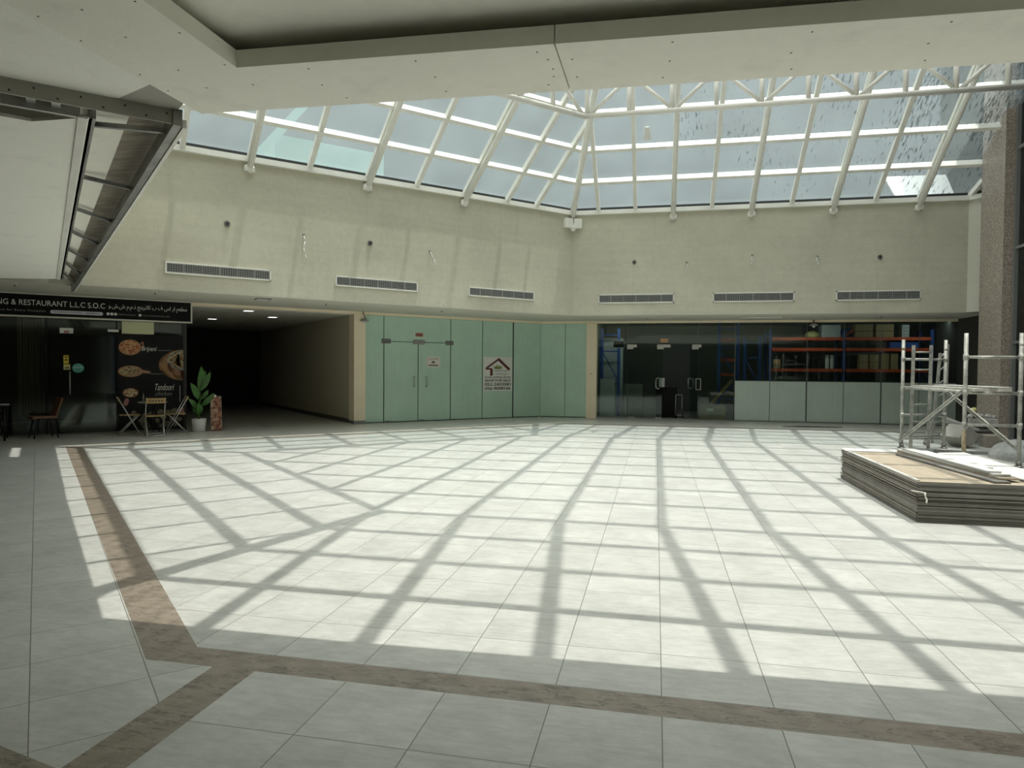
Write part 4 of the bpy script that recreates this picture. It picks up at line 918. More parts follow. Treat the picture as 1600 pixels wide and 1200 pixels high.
# ---- restaurant sign
sg = empty('shop_sign', w2(0, 18.314), R45, 'long black restaurant sign with pale lettering above the dark shopfront', 'sign')
b = MB(); b.span((-2.4, 0, 2.665), (2.5, 0.14, 3.165), 'sign_black'); b.build('panel', parent=sg)
b = MB()
for a, c in (((-2.42, -0.012, 2.645), (2.52, 0.15, 2.68)), ((-2.42, -0.012, 3.145), (2.52, 0.15, 3.17)), ((2.485, -0.012, 2.645), (2.52, 0.15, 3.17)), ((-2.42, -0.012, 2.645), (-2.39, 0.15, 3.17))): b.span(a, c, 'sign_rim')
b.build('rim', parent=sg)
lettering('lettering', 'NG & RESTAURANT L.L.C S.O.C', -1.32, 0.68, 2.905, 3.025, -0.001, 'letter', sg)
lettering('lettering', arabic('مطعم ار اس ف ب كاترينج ذ.م.م ش.ش.و'), 0.75, 2.40, 2.88, 3.03, -0.001, 'letter', sg)
lettering('lettering', 'nce for Every Occasion', -1.30, -0.45, 2.755, 2.815, -0.001, 'letter_dim', sg)
b = MB(); z0_, z1_ = 2.742, 2.822; pr = []
for i in range(9): t = PI/2+PI*i/8; pr.append((-0.33+0.04*math.cos(t), 2.782+0.04*math.sin(t)))
for i in range(9): t = -PI/2+PI*i/8; pr.append((0.60+0.04*math.cos(t), 2.782+0.04*math.sin(t)))
b.slab([(x, -0.0005, z) for x, z in pr], 0.006, 'lilac'); b.build('pill', parent=sg)
lettering('lettering', 'Participating & Event Bookings', -0.30, 0.22, 2.762, 2.805, -0.0065, 'ink', sg, 0.002)
lettering('lettering', '0544480705', 0.30, 0.57, 2.765, 2.80, -0.0065, 'ink', sg, 0.002)
b = MB()
for x in (0.74, 0.815, 0.89, 1.39): b.disc((x, 2.79), 0.033, 0.033, -0.005, -0.0005, 'letter', 18)
b.build('round_icon', parent=sg)
lettering('lettering', 'RSFB Food Corner', 0.95, 1.30, 2.772, 2.806, -0.001, 'letter_dim', sg)
lettering('lettering', 'www.rsfoodcorner.com', 1.45, 2.02, 2.772, 2.806, -0.001, 'letter_dim', sg)

# ---- food poster on the restaurant glass and small stickers
po = empty('food_poster', w2(0, NS-0.02), R45, 'tall black poster of food dishes on the restaurant glass beside the corridor', 'poster')
b = MB(); b.span((0.94, 0.0, 0.06), (2.34, 0.012, 2.33), 'black'); b.build('panel', parent=po)
def dish(nm, x, z, rx, rz, rim, fill, k=0.86, rot=0.0, y=-0.001):
    b = MB(); b.disc((x, z), rx, rz, y-0.003, y+0.001, rim, rot=rot); o = b.build(nm, parent=po)
    b = MB(); b.disc((x, z+rz*0.04), rx*k, rz*k, y-0.006, y-0.003, fill, rot=rot); b.build('food', parent=o); return o
dish('bowl_print', 1.19, 2.03, 0.235, 0.185, 'copper', 'curry')
b = MB(); b.path([(1.40, -0.004, 2.10), (1.46, -0.004, 2.17), (1.47, -0.004, 2.10), (1.43, -0.004, 2.02)], 0.012, m='copper'); b.build('bowl_handle', parent=po)
dish('pan_print', 1.20, 1.46, 0.26, 0.135, 'copper', 'kebab')
b = MB(); b.slab([(1.44, -0.003, 1.50), (1.44, -0.003, 1.42), (1.62, -0.003, 1.41), (1.62, -0.003, 1.46)], 0.004, 'copper'); b.build('pan_handle', parent=po)
b = MB()      # big plate cut off by the poster's edge
def cut_disc(mb, cx, cz, rx, rz, y, m, xmax=2.34):
    pts = []
    for i in range(40):
        t = 2*PI*i/40; pts.append((min(xmax, cx+rx*math.cos(t)), y, cz+rz*math.sin(t)))
    mb.slab(pts[::-1], 0.003, m)
cut_disc(b, 2.36, 1.62, 0.56, 0.38, -0.001, 'board_wood'); b.build('plate_print', parent=po)
b = MB(); cut_disc(b, 2.40, 1.62, 0.42, 0.30, -0.005, 'copper'); cut_disc(b, 2.40, 1.74, 0.42, 0.25, -0.009, 'letter'); b.build('rice_bowl_print', parent=po)
b = MB(); cut_disc(b, 2.40, 1.745, 0.385, 0.215, -0.013, 'rice'); b.build('rice_print', parent=po)
dish('small_bowl_print', 1.20, 0.95, 0.165, 0.11, 'copper', 'rice')
b = MB()
for x, z in ((1.12, 0.76), (1.10, 0.70), (2.30, 0.53), (2.26, 0.48), (2.33, 0.44)): b.disc((x, z), 0.05, 0.06, -0.004, 0, 'pink', 10)
b.build('flower_print', parent=po)
b = MB(); random.seed(3)
for i in range(26): b.disc((random.uniform(1.22, 2.28), random.uniform(0.12, 0.5)), random.uniform(0.04, 0.10), random.uniform(0.04, 0.08), -0.003-0.0005*(i % 5), 0, 'ash', 10)
b.build('garnish_print', parent=po)
lettering('lettering', 'Briyani', 1.43, 1.76, 1.92, 2.06, -0.001, 'letter', po, shear=0.35)
lettering('lettering', 'Tandoori', 1.72, 2.14, 1.0, 1.16, -0.001, 'letter', po, shear=0.35)
lettering('lettering', 'chicken', 1.72, 2.09, 0.87, 0.97, -0.001, 'letter_dim', po, shear=0.35)
b = MB(); b.span((1.79, -0.003, 1.965), (2.1, 0, 1.975), 'letter_dim'); b.span((1.62, -0.003, 1.395), (1.9, 0, 1.405), 'letter_dim'); b.span((2.255, -0.003, 0.72), (2.275, 0, 1.12), 'letter_dim'); b.build('rule_print', parent=po)
g = empty('air_curtain', w2(0, NS-0.06), R45, 'pale yellow box under the sign above the food poster', 'box')
b = MB(); b.span((1.02, -0.05, 2.35), (1.69, 0.05, 2.64), 'pale_yellow'); b.build('body', parent=g, bevel=0.006)
g = empty('exit_sticker', w2(0, NS-0.03), R45, 'small white and red sticker high on the restaurant door', 'sticker')
b = MB(); b.span((-0.20, 0, 2.32), (0.06, 0.006, 2.44), 'white'); b.span((-0.12, -0.002, 2.33), (-0.02, 0, 2.38), 'redtag'); b.build('sheet', parent=g)
g = empty('white_sticker', w2(0, NS-0.0), R45, 'small white strip on the restaurant glass left of the yellow box', 'sticker')
b = MB(); b.span((0.74, 0.0, 2.385), (0.96, 0.012, 2.44), 'white'); b.build('sheet', parent=g)
g = empty('yellow_sticker', w2(0, NS-0.03), R45, 'yellow sticker on the restaurant door, upper of two', 'sticker')
b = MB(); b.span((-0.13, 0, 1.63), (-0.03, 0.006, 1.82), 'yellow'); b.span((-0.11, -0.002, 1.7), (-0.05, 0, 1.73), 'ink'); b.span((-0.11, -0.002, 1.765), (-0.05, 0, 1.79), 'ink'); b.build('sheet', parent=g)
g = empty('yellow_sticker', w2(0, NS-0.03), R45, 'wider yellowish sticker just above the restaurant door handle', 'sticker')
b = MB(); b.span((-0.13, 0, 1.49), (0.0, 0.006, 1.615), 'sponge'); b.span((-0.10, -0.002, 1.52), (-0.02, 0, 1.55), 'ink'); b.span((-0.09, -0.002, 1.565), (-0.03, 0, 1.595), 'yellow'); b.build('sheet', parent=g)
g = empty('round_sticker', w2(0, NS-0.03), R45, 'round teal sticker on the restaurant door', 'sticker')
b = MB(); b.disc((0.15, 1.53), 0.115, 0.105, 0, 0.006, 'teal', 32); b.build('sheet', parent=g)
lettering('lettering', 'WELCOME', 0.07, 0.23, 1.53, 1.56, -0.0005, 'letter', g, 0.002)
lettering('lettering', 'open', 0.11, 0.19, 1.47, 1.505, -0.0005, 'ink', g, 0.002)
# curtain
cu = empty('curtain', w2(-0.74, 19.0), R45, 'tan gathered curtain hanging inside the restaurant glass', 'curtain')
b = MB(); N = 60; A, B_ = [], []
for i in range(N+1):
    x = -0.26+0.50*i/N; y = 0.05*math.sin(i*0.9)+0.02*math.sin(i*2.3)
    A.append(b.bm.verts.new((x, y, 0.45))); B_.append(b.bm.verts.new((x*1.02, y*0.9, 2.95)))
fs = [b.bm.faces.new((A[i], A[i+1], B_[i+1], B_[i])) for i in range(N)]; b._set(fs, 'curtain')
o = b.build('cloth', parent=cu); so_ = o.modifiers.new('thick', 'SOLIDIFY'); so_.thickness = 0.006
b = MB(); b.tube((-0.4, 0, 2.98), (0.4, 0, 2.98), 0.014, m='dark_metal'); b.build('rod', parent=cu)

# ---- bistro table and folding chairs
def folding_chair(loc, rz, label):
    c = empty('folding_chair', loc, rz, label, 'chair', 'folding chairs at the bistro table')
    # local: seat faces +y (front), back at -y
    for s_ in (-1, 1):
        x = 0.19*s_
        b = MB(); b.tube((x, -0.24, 0.88), (x, 0.22, 0.0), 0.011, seg=8, m='galv'); b.build('back_leg', parent=c)
        b = MB(); b.tube((x*0.9, -0.24, 0.0), (x*0.9, 0.18, 0.46), 0.011, seg=8, m='galv'); b.build('front_leg', parent=c)
    b = MB(); b.tube((-0.19, 0.20, 0.05), (0.19, 0.20, 0.05), 0.009, seg=8, m='galv'); b.tube((-0.17, -0.21, 0.04), (0.17, -0.21, 0.04), 0.009, seg=8, m='galv'); b.build('stretcher', parent=c)
    b = MB()
    for i in range(5): b.box((0, -0.16+0.085*i, 0.465), (0.40, 0.07, 0.016), m='wood')
    b.build('seat', parent=c, bevel=0.004)
    R_ = Matrix.Rotation(math.radians(-27), 3, 'X').inverted()
    b = MB(); b.box((0, -0.222, 0.815), (0.40, 0.016, 0.13), R=Matrix.Rotation(math.radians(27), 3, 'X'), m='wood'); bk = b.build('back_panel', parent=c, bevel=0.004)
    b = MB()
    for i in range(5): b.disc((-0.12+0.06*i, 0.815), 0.018, 0.018, -0.24, -0.236, 'ink', 12)
    b.build('hole_print', parent=bk)
    return c
Tc = (1.60, 17.72)
folding_chair(w2(1.60, 17.28), R45, 'folding bistro chair seen from behind, in front of the round table')
folding_chair(w2(1.13, 17.86), R45-PI/2, 'folding bistro chair left of the round table, seen from the side')
folding_chair(w2(2.10, 17.86), R45+PI/2, 'folding bistro chair right of the round table, beside the plant')
tb = empty('bistro_table', w2(1.60, 17.83), R45, 'small round metal bistro table before the food poster', 'table')
b = MB(); b.lathe([(0.30, 0.735), (0.31, 0.74), (0.31, 0.755), (0.30, 0.76)], 32, 'galv'); b.build('tabletop', parent=tb)
for k in range(3):
    a = k*2*PI/3+0.5; b = MB(); b.tube((0.20*math.cos(a), 0.20*math.sin(a), 0), (-0.12*math.cos(a), -0.12*math.sin(a), 0.735), 0.011, seg=8, m='dark_metal'); b.build('leg', parent=tb)
g = empty('table_bottle', w2(1.42, 17.90, 0.76), 0, 'slim dark bottle standing on the bistro table', 'bottle')
b = MB(); b.lathe([(0.025, 0), (0.025, 0.12), (0.01, 0.16), (0.01, 0.20)], 12, 'fitting'); b.build('body', parent=g)
# ---- potted plant
pp = empty('potted_plant', w2(2.62, 18.0), R45, 'leafy green plant in a white pot beside the food poster', 'plant')
b = MB(); b.lathe([(0.125, 0), (0.14, 0.02), (0.165, 0.32), (0.15, 0.32), (0.145, 0.28)], 28, 'pot'); pt = b.build('pot', parent=pp)
b = MB(); b.lathe([(0.145, 0.27), (0.14, 0.285)], 20, 'soil'); b.build('soil', parent=pt)
def leaf(b, base, tip, wd, bend=0.06):
    base, tip = Vector(base), Vector(tip); d = tip-base; side = d.cross(Vector((0.25, -1, 0.15))).normalized(); n = side.cross(d.normalized())
    rows = []; K = 8
    for i in range(K+1):
        t = i/K; wl_ = wd*math.sin(PI*min(1, t*0.97+0.03))**0.75*(1-0.25*t); c = base+d*t+n*bend*math.sin(PI*t)
        rows.append((b.bm.verts.new(c-side*wl_), b.bm.verts.new(c-n*wl_*0.18), b.bm.verts.new(c+side*wl_)))
    fs = []
    for a, c in zip(rows[:-1], rows[1:]):
        for j in range(2):
            f = b.bm.faces.new((a[j], a[j+1], c[j+1], c[j])); f.smooth = True; fs.append(f)
    b._set(fs, 'leaf')
LV = [((0.02, 0, 1.02), (0.05, -0.03, 1.60), 0.105), ((-0.02, -0.02, 0.80), (-0.20, -0.08, 1.20), 0.095), ((0.05, 0, 1.0), (0.26, -0.02, 1.48), 0.075), ((0.05, -0.03, 0.62), (0.33, -0.1, 0.95), 0.075),
      ((0.02, 0.05, 1.0), (0.16, 0.08, 1.50), 0.08), ((0.0, -0.04, 0.42), (-0.03, -0.12, 0.72), 0.085), ((-0.03, 0.02, 0.55), (-0.24, 0.02, 0.82), 0.07), ((0.04, 0.02, 0.78), (0.22, 0.04, 1.02), 0.06), ((-0.02, 0.04, 0.4), (-0.14, 0.1, 0.62), 0.07)]
for i, (p, q, wd) in enumerate(LV):
    b = MB(); b.tube((0.012*math.cos(i), 0.012*math.sin(i), 0.28), p, 0.009, 0.006, seg=6, m='leaf'); leaf(b, p, q, wd); b.build('leaf', parent=pp)
# ---- menu board leaning by the corridor
mn = empty('menu_board', w2(3.02, 18.02), R45, 'narrow menu board printed with dishes leaning beside the plant', 'board')
R_ = Matrix.Rotation(math.radians(-8), 3, 'X')
b = MB(); b.box((0, 0.055, 0.43), (0.26, 0.03, 0.86), R=R_, m='fitting'); b.build('panel', parent=mn)
b = MB(); b.box((0, 0.037, 0.43), (0.24, 0.006, 0.84), R=R_, m='menu'); b.build('print', parent=mn)
b = MB(); b.tube((-0.1, 0.11, 0.8), (-0.1, 0.24, 0.0), 0.01, seg=6, m='fitting'); b.tube((0.1, 0.11, 0.8), (0.1, 0.24, 0.0), 0.01, seg=6, m='fitting'); b.build('prop_leg', parent=mn)
g = empty('price_tag', w2(3.02, 18.10, 0.84), R45, 'small round white tag on top of the leaning menu board', 'tag')
b = MB(); b.disc((-0.02, 0.02), 0.03, 0.035, -0.012, 0.0, 'white', 16); b.build('disc', parent=g)
# ---- brown chairs and a table at the far left
def side_chair(loc, rz, label):
    c = empty('side_chair', loc, rz, label, 'chair', 'upholstered chairs by the restaurant')
    b = MB(); b.box((0, 0.02, 0.455), (0.46, 0.46, 0.06), m='brown_leather'); b.build('seat', parent=c, bevel=0.02)
    b = MB(); b.box((0, -0.25, 0.68), (0.45, 0.04, 0.42), R=Matrix.Rotation(math.radians(17), 3, 'X'), m='brown_leather'); b.build('backrest', parent=c, bevel=0.015)
    for sx in (-1, 1):
        for sy in (-1, 1):
            b = MB(); b.tube((0.17*sx, 0.16*sy, 0.43), (0.23*sx, 0.22*sy, 0.0), 0.014, seg=8, m='dark_metal'); b.build('leg', parent=c)
    return c
side_chair(w2(-0.50, 18.05), R45+PI/2+0.25, 'brown upholstered chair by the restaurant glass, facing left')
side_chair(w2(-1.62, 17.35), R45-0.4, 'dark upholstered chair at the far left edge, back to the camera')
dt = empty('dining_table', w2(-1.52, 18.0), R45, 'dark square dining table at the far left edge', 'table')
b = MB(); b.span((-0.42, -0.42, 0.72), (0.42, 0.42, 0.75), 'dark_metal'); b.build('tabletop', parent=dt)
for sx in (-1, 1):
    for sy in (-1, 1):
        b = MB(); b.tube((0.36*sx, 0.36*sy, 0), (0.36*sx, 0.36*sy, 0.72), 0.02, seg=8, m='dark_metal'); b.build('leg', parent=dt)
b = MB(); b.box((0.30, -0.2, 0.758), (0.26, 0.2, 0.014), m='white'); o = b.build('folded_napkin'); o.location = dt.location; o.rotation_euler = dt.rotation_euler
tag(o, 'white folded napkin on the dark dining table at far left', 'napkin')

# ---- storage racks behind the dark glass
def rack_upright(x, y0, y1, h, label):
    r = empty('rack_frame', (x, 0, 0), 0, label, 'rack frame', 'blue rack frames in the storage shop')
    for y in (y0, y1):
        b = MB(); b.span((-0.045, y-0.04, 0), (0.045, y+0.04, h), 'blue'); b.build('post', parent=r)
    b = MB(); z = 0.3; k = 0
    while z < h-0.5:
        b.bar((0, y0, z), (0, y1, z+0.55 if k % 2 == 0 else z), 0.03, 0.03, 'blue'); z += 0.45; k += 1
    b.build('bracing', parent=r); return r
def rack_front(x0, x1, y, h, label):
    """frame seen flat on: two posts with ladder bracing across"""
    r = empty('rack_frame', (0, y, 0), 0, label, 'rack frame', 'blue rack frames in the storage shop')
    for x in (x0, x1):
        b = MB(); b.span((x-0.05, -0.04, 0), (x+0.05, 0.04, h), 'blue'); b.build('post', parent=r)
    b = MB()
    for z in (h-0.22, h*0.74, h*0.2): b.span((x0, -0.02, z-0.02), (x1, 0.02, z+0.02), 'blue')
    b.bar((x0, 0, h*0.74), (x1, 0, h*0.40), 0.03, 0.035, 'blue'); b.bar((x1, 0, h*0.40), (x0, 0, h*0.2), 0.03, 0.035, 'blue'); b.build('bracing', parent=r); return r
rack_front(-1.83, -1.26, 23.6, 3.0, 'blue rack end frame behind the glass beside the cream column')
rack_front(2.06, 2.66, 23.75, 3.2, 'blue rack end frame behind the glass right of the storage door')
rack_front(2.95, 3.44, 24.3, 2.75, 'shorter blue rack end frame behind the low frosted panes')
for x, lab in ((3.72, 'blue rack upright at the left end of the orange beams'), (6.0, 'blue rack upright at the middle of the orange beams'), (8.6, 'blue rack upright at the right end of the orange beams')):
    rack_upright(x, 24.0, 25.0, 2.95, lab)
for z, lab in ((2.66, 'orange rack beam pair, topmost level'), (2.31, 'orange rack beam pair, middle level'), (1.63, 'orange rack beam pair, lowest level')):
    g = empty('rack_beam', (0, 0, z), 0, lab, 'rack shelf', 'orange rack beams in the storage shop')
    for y in (23.93, 25.07):
        for a, c in ((3.77, 5.95), (6.05, 8.55)):
            b = MB(); b.span((a, y-0.025, -0.05), (c, y+0.025, 0.05), 'orange'); b.build('beam', parent=g)
    b = MB(); b.span((3.78, 23.96, 0.0), (8.54, 25.04, 0.04), 'carton_dark'); b.build('deck', parent=g)
b = MB()
for z in (2.62, 1.95, 1.45): b.span((2.12, 23.9, z-0.05), (2.60, 23.95, z+0.05), 'orange')
tag(b.build('rack_cross_beam'), 'short orange cross beams behind the tall blue frame right of the door', 'rack shelf')
def box_thing(name, c, d, m, label, cat, group=None, tape=None):
    g = empty(name, (c[0], c[1], c[2]), 0, label, cat, group)
    b = MB(); b.span((-d[0]/2, -d[1]/2, 0), (d[0]/2, d[1]/2, d[2]), m); b.build('body', parent=g, bevel=0.004)
    if tape:
        b = MB(); b.span((-d[0]/2-0.001, -d[1]/2-0.003, d[2]*0.47), (d[0]/2+0.001, -d[1]/2, d[2]*0.53), tape); b.build('tape', parent=g)
    return g
cols = ('left', 'second', 'third')
GB = 'cartons on the storage rack'
for i, x in enumerate((6.42, 7.04)):
    for j in range(2):
        box_thing('carton', (x+0.2, 24.25, 2.70+j*0.225), (0.52, 0.4, 0.21), 'carton', 'flat tan carton on the top orange beam, %s of the %s pair' % (('lower', 'upper')[j], ('left', 'right')[i]), 'carton', GB)
for i, x in enumerate((6.62, 6.92)):
    for j in range(2):
        box_thing('carton', (x, 24.15, 1.67+j*0.245), (0.26, 0.3, 0.235), 'carton', 'small square tan carton on the lowest orange beam, %s %s of the block of four' % (('lower', 'upper')[j], ('left', 'right')[i]), 'carton', GB)
for i, x in enumerate((7.25, 7.52)): box_thing('carton', (x, 24.15, 1.67), (0.22, 0.3, 0.52), 'carton_dark', 'tall dark carton on the lowest orange beam, %s one' % ('nearer to the block of four', 'nearer to the scaffold')[i], 'carton', GB)
box_thing('carton', (3.94, 24.1, 1.67), (0.22, 0.25, 0.17), 'carton_dark', 'small carton at the left end of the lowest orange beam, lower of two', 'carton', GB)
box_thing('carton', (3.94, 24.1, 1.842), (0.21, 0.25, 0.14), 'orange_tag', 'small orange-tan carton at the left end of the lowest beam, upper of two', 'carton', GB)
box_thing('plastic_crate', (5.62, 24.3, 2.70), (0.58, 0.5, 0.42), 'rackwhite', 'pale bluish plastic crate on the top orange beam', 'crate')
g = empty('yellow_bag', (5.05, 24.2, 2.70), 0, 'crumpled yellow-green bag on the top orange beam', 'bag')
b = MB(); b.lathe([(0.20, 0), (0.24, 0.06), (0.18, 0.16), (0.05, 0.22)], 14, 'sponge'); b.build('body', parent=g, jitter=0.02)
g = empty('orange_tool', (6.2, 24.3, 2.702), 0, 'orange hand tool leaning beside blue boxes on the top beam', 'tool')
b = MB(); b.bar((-0.14, 0, 0.04), (0.14, 0, 0.24), 0.05, 0.08, 'orange'); b.build('body', parent=g)
for k, (z, lab) in enumerate(((2.70, 'lower blue parts box behind the orange tool'), (2.87, 'upper blue parts box behind the orange tool'))):
    box_thing('parts_box', (6.17, 24.62, z), (0.30, 0.3, 0.155), 'blue', lab, 'box', 'blue parts boxes')
box_thing('blue_bin', (7.8, 24.2, 2.36), (0.85, 0.4, 0.19), 'blue', 'low blue bin on the middle orange beam near the scaffold', 'bin')
for k in range(4): box_thing('white_carton', (7.85, 24.2, 2.70+0.105*k), (0.22, 0.3, 0.10), 'rackwhite', 'small white carton in the stack on the top beam near the scaffold, %s' % ('lowest', 'second from below', 'third from below', 'topmost')[k], 'carton', 'white cartons on the top beam')
for x, lab in ((5.70, 'left white roll standing on the lowest beam'), (5.55, 'right white roll standing on the lowest beam')):
    g = empty('white_roll', (x, 24.2, 1.67), 0, lab, 'roll', 'white rolls on the rack')
    b = MB(); b.lathe([(0.055, 0), (0.06, 0.01), (0.06, 0.46), (0.055, 0.47)], 16, 'white'); b.build('body', parent=g)
box_thing('display_board', (-1.5, 23.9, 0.0), (0.75, 0.06, 2.68), 'rackwhite', 'tall pale panel standing behind the blue frame by the cream column', 'panel')
box_thing('display_board', (-1.62, 23.4, 0.0), (0.5, 0.06, 1.28), 'rackwhite', 'pale panel standing on the floor behind the glass by the cream column', 'panel')
box_thing('grey_cabinet', (-0.75, 23.5, 0), (0.62, 0.5, 1.1), 'store_in', 'dim grey cabinet behind the left leaf of the storage door', 'cabinet')
bx = box_thing('carton', (1.82, 22.95, 0.0), (0.78, 0.5, 0.46), 'carton_dark', 'large brown carton on the floor behind the storage glass right of the door', 'carton')
b = MB(); b.span((-0.2, -0.256, 0.27), (0.0, -0.25, 0.38), 'paper'); b.build('label_print', parent=bx)
lettering('lettering', 'KEEP UPRIGHT', -0.15, 0.25, 0.12, 0.17, -0.25, 'ink', bx, 0.003)
b = MB(); b.bar((1.42, 23.28, 0.03), (2.45, 23.40, 1.28), 0.04, 0.09, 'wood'); tag(b.build('timber_batten'), 'pale timber batten leaning behind the large brown carton', 'batten')
g = empty('hand_truck', (0.75, 23.0, 0), 0, 'steel framed trolley standing just inside the open storage door', 'trolley')
b = MB(); b.path([(-0.1, 0, 0.12), (-0.1, 0, 0.78), (0.1, 0, 0.78), (0.1, 0, 0.12), (-0.1, 0, 0.12)], 0.015, m='steel'); b.build('frame', parent=g)
for x in (-0.13, 0.13):
    b = MB(); b.tube((x-0.02, 0.04, 0.1), (x+0.02, 0.04, 0.1), 0.1, seg=18, m='dark_metal'); b.build('wheel', parent=g)
box_thing('white_paper_pack', (0.20, 23.4, 1.02), (0.18, 0.2, 0.30), 'white', 'white paper pack on a dark stand inside the storage door', 'pack')
box_thing('dark_stand', (0.35, 23.5, 0), (0.7, 0.5, 1.02), 'black', 'dark stand inside the open storage door', 'stand')
# flattened cardboard on the walkway
g = empty('cardboard_scrap', (4.4, 20.75, 0.0), 0.05, 'flattened dark cardboard scrap on the floor before the frosted panes', 'cardboard')
b = MB(); b.slab([(-0.85, -0.10, 0.004), (-0.45, -0.14, 0.004), (0.1, -0.12, 0.004), (0.55, -0.09, 0.004), (0.8, 0.0, 0.004), (0.3, 0.10, 0.004), (-0.3, 0.12, 0.004)], 0.012, 'dark_in'); b.build('sheet', parent=g)

# ---- gypsum board stack
def board_mesh(name, top, L=3.0, Wd=1.2, th=0.0115):
    b = MB(); b.span((0, 0, 0), (Wd, L, th), 'gyp_edge')
    b.mi('gyp_edge'); i = b.mi(top); b.bm.faces.ensure_lookup_table()
    for f in b.bm.faces:
        f.normal_update()
        if abs(f.normal.z) > 0.9: f.material_index = i
    me_o = b.build(name); return me_o
random.seed(11)
NBD = 33; pitch = 0.0132
proto = board_mesh('gypsum_board', 'gyp_back')
proto.location = (2.73, 7.93, 0.003); tag(proto, 'lowest grey-edged gypsum board of the big stack, resting on the floor', 'gypsum board', 'gypsum boards in the big stack')
for i in range(1, NBD):
    o = copy_tree(proto)
    bx_ = 0.012 if (i//5) % 2 else 0.0
    o.location = (2.73+random.uniform(-0.016, 0.016)+bx_, 7.93+random.uniform(-0.018, 0.018), 0.003+i*pitch)
    o.rotation_euler = (0, 0, random.uniform(-0.0025, 0.0025))
    o['label'] = 'grey-edged gypsum board between top and bottom of the big stack on the sunlit floor'
o['label'] = 'topmost gypsum board of the big stack, brown back paper facing up'
zt = 0.003+NBD*pitch
b = MB(); b.span((2.72, 10.62, zt), (3.90, 10.95, zt+0.011), 'gyp_white'); tag(b.build('gypsum_offcut'), 'white gypsum offcut lying across the far end of the big stack', 'gypsum offcut')
b = MB(); b.bar((2.75, 7.96, zt+0.006), (2.74, 10.55, zt+0.006), 0.035, 0.012, 'gyp_white'); tag(b.build('gypsum_sliver'), 'thin white gypsum sliver along the left edge of the big stack', 'gypsum offcut')
g = empty('tape_strap', (2.71, 7.92, 0.30), 0, 'torn white tape hanging at the near corner of the big stack', 'tape')
b = MB(); b.path([(-0.02, 0.05, 0.03), (0.0, -0.02, 0.035), (0.05, -0.022, 0.03), (0.10, -0.02, 0.02)], 0.006, m='paper'); b.path([(0.085, -0.022, 0.02), (0.09, -0.03, -0.02), (0.105, -0.025, -0.05), (0.10, -0.028, -0.085)], 0.009, m='paper'); b.build('strip', parent=g)
# strips on top of the stack
ST = [((3.36, 10.35), (3.56, 7.98), 0.16, 0.000, 'gyp_edge', 'long gypsum strip on the big stack, lowest of the strip pile'),
      ((3.46, 10.55), (3.68, 8.10), 0.20, 0.0225, 'gyp_back', 'long brown-backed gypsum strip in the strip pile, second layer'),
      ((3.44, 10.60), (3.66, 8.22), 0.17, 0.045, 'gyp_white', 'long white gypsum strip in the strip pile, third layer'),
      ((3.46, 10.45), (3.62, 8.30), 0.14, 0.0675, 'gyp_white', 'long white gypsum strip, topmost of the strip pile'),
      ((3.76, 10.30), (3.84, 8.95), 0.10, 0.026, 'gyp_white', 'white gypsum strip resting across the overhanging offcut')]
for P, Q, wd, dz, m, lab in ST:
    b = MB(); b.bar((P[0], P[1], zt+dz+0.0108), (Q[0], Q[1], zt+dz+0.0108), wd, 0.019, m); tag(b.build('gypsum_strip', jitter=0.0015), lab, 'gypsum strip', 'gypsum strips on the big stack')
b = MB(); b.slab([(3.84, 8.05, zt+0.0125), (4.24, 8.35, zt+0.0125), (4.30, 10.75, zt+0.0125), (3.90, 10.6, zt+0.0125)], 0.0115, 'gyp_white')
tag(b.build('gypsum_offcut'), 'white gypsum offcut overhanging the right edge of the big stack', 'gypsum offcut')

# ---- scaffold tower
U = {'1': (5.04, 15.55), '2': (5.93, 15.80), '3': (5.20, 13.02), '4': (6.02, 12.98)}
sc = empty('scaffold_tower', (0, 0, 0), 0, 'grey steel scaffold tower with a work platform behind the gypsum stack', 'scaffold')
for k, h_ in (('1', 2.27), ('2', 2.27), ('3', 2.27), ('4', 2.27)):
    x, y = U[k]; b = MB(); b.tube((x, y, 0.03), (x, y, h_), 0.033, seg=12, m='scaf'); b.tube((x, y, 2.05 if k != '3' else 0.10), (x, y, 2.10 if k != '3' else 0.60), 0.035, seg=12, m='rust' if k in '13' else 'scaf'); up_ = b.build('upright', parent=sc)
    b = MB(); b.lathe([(0.07, 0.0), (0.07, 0.02), (0.03, 0.03)], 14, 'fitting', (x, y)); b.tube((x, y, 0.03), (x, y, 0.1), 0.045, seg=10, m='fitting'); b.build('foot', parent=up_)
for a, c in (('1', '2'), ('3', '4')):
    for z in (1.86, 1.25, 0.70):
        p, q = U[a], U[c]; b = MB(); b.tube((*p, z), (*q, z), 0.026, seg=10, m='scaf')
        b.tube((p[0], p[1], z-0.05), (p[0], p[1], z+0.05), 0.042, seg=10, m='scaf'); b.tube((q[0], q[1], z-0.05), (q[0], q[1], z+0.05), 0.042, seg=10, m='scaf'); b.build('rail', parent=sc)
for p, q in (((*U['1'], 0.12), (*U['3'], 1.25)), ((*U['2'], 1.25), (*U['4'], 0.30)), ((*U['1'], 0.2), (*U['2'], 0.2))):
    b = MB(); p, q = Vector(p), Vector(q); o_ = Vector((-0.05, 0, 0)); b.tube(p+o_, q+o_, 0.017, seg=8, m='scaf'); b.tube(p+o_+Vector((0, 0, 0.05)), q+o_+Vector((0, 0, 0.05)), 0.017, seg=8, m='scaf'); b.build('brace', parent=sc)
b = MB(); b.tube((*U['1'], 1.28), (*U['3'], 1.26), 0.026, seg=10, m='scaf'); b.build('ledger', parent=sc)
def plank(a, c, wd, z, th, label, m='plank'):
    b = MB(); b.bar((*a, z), (*c, z), wd, th, m); tag(b.build('scaffold_plank'), label, 'plank', 'planks on the scaffold')
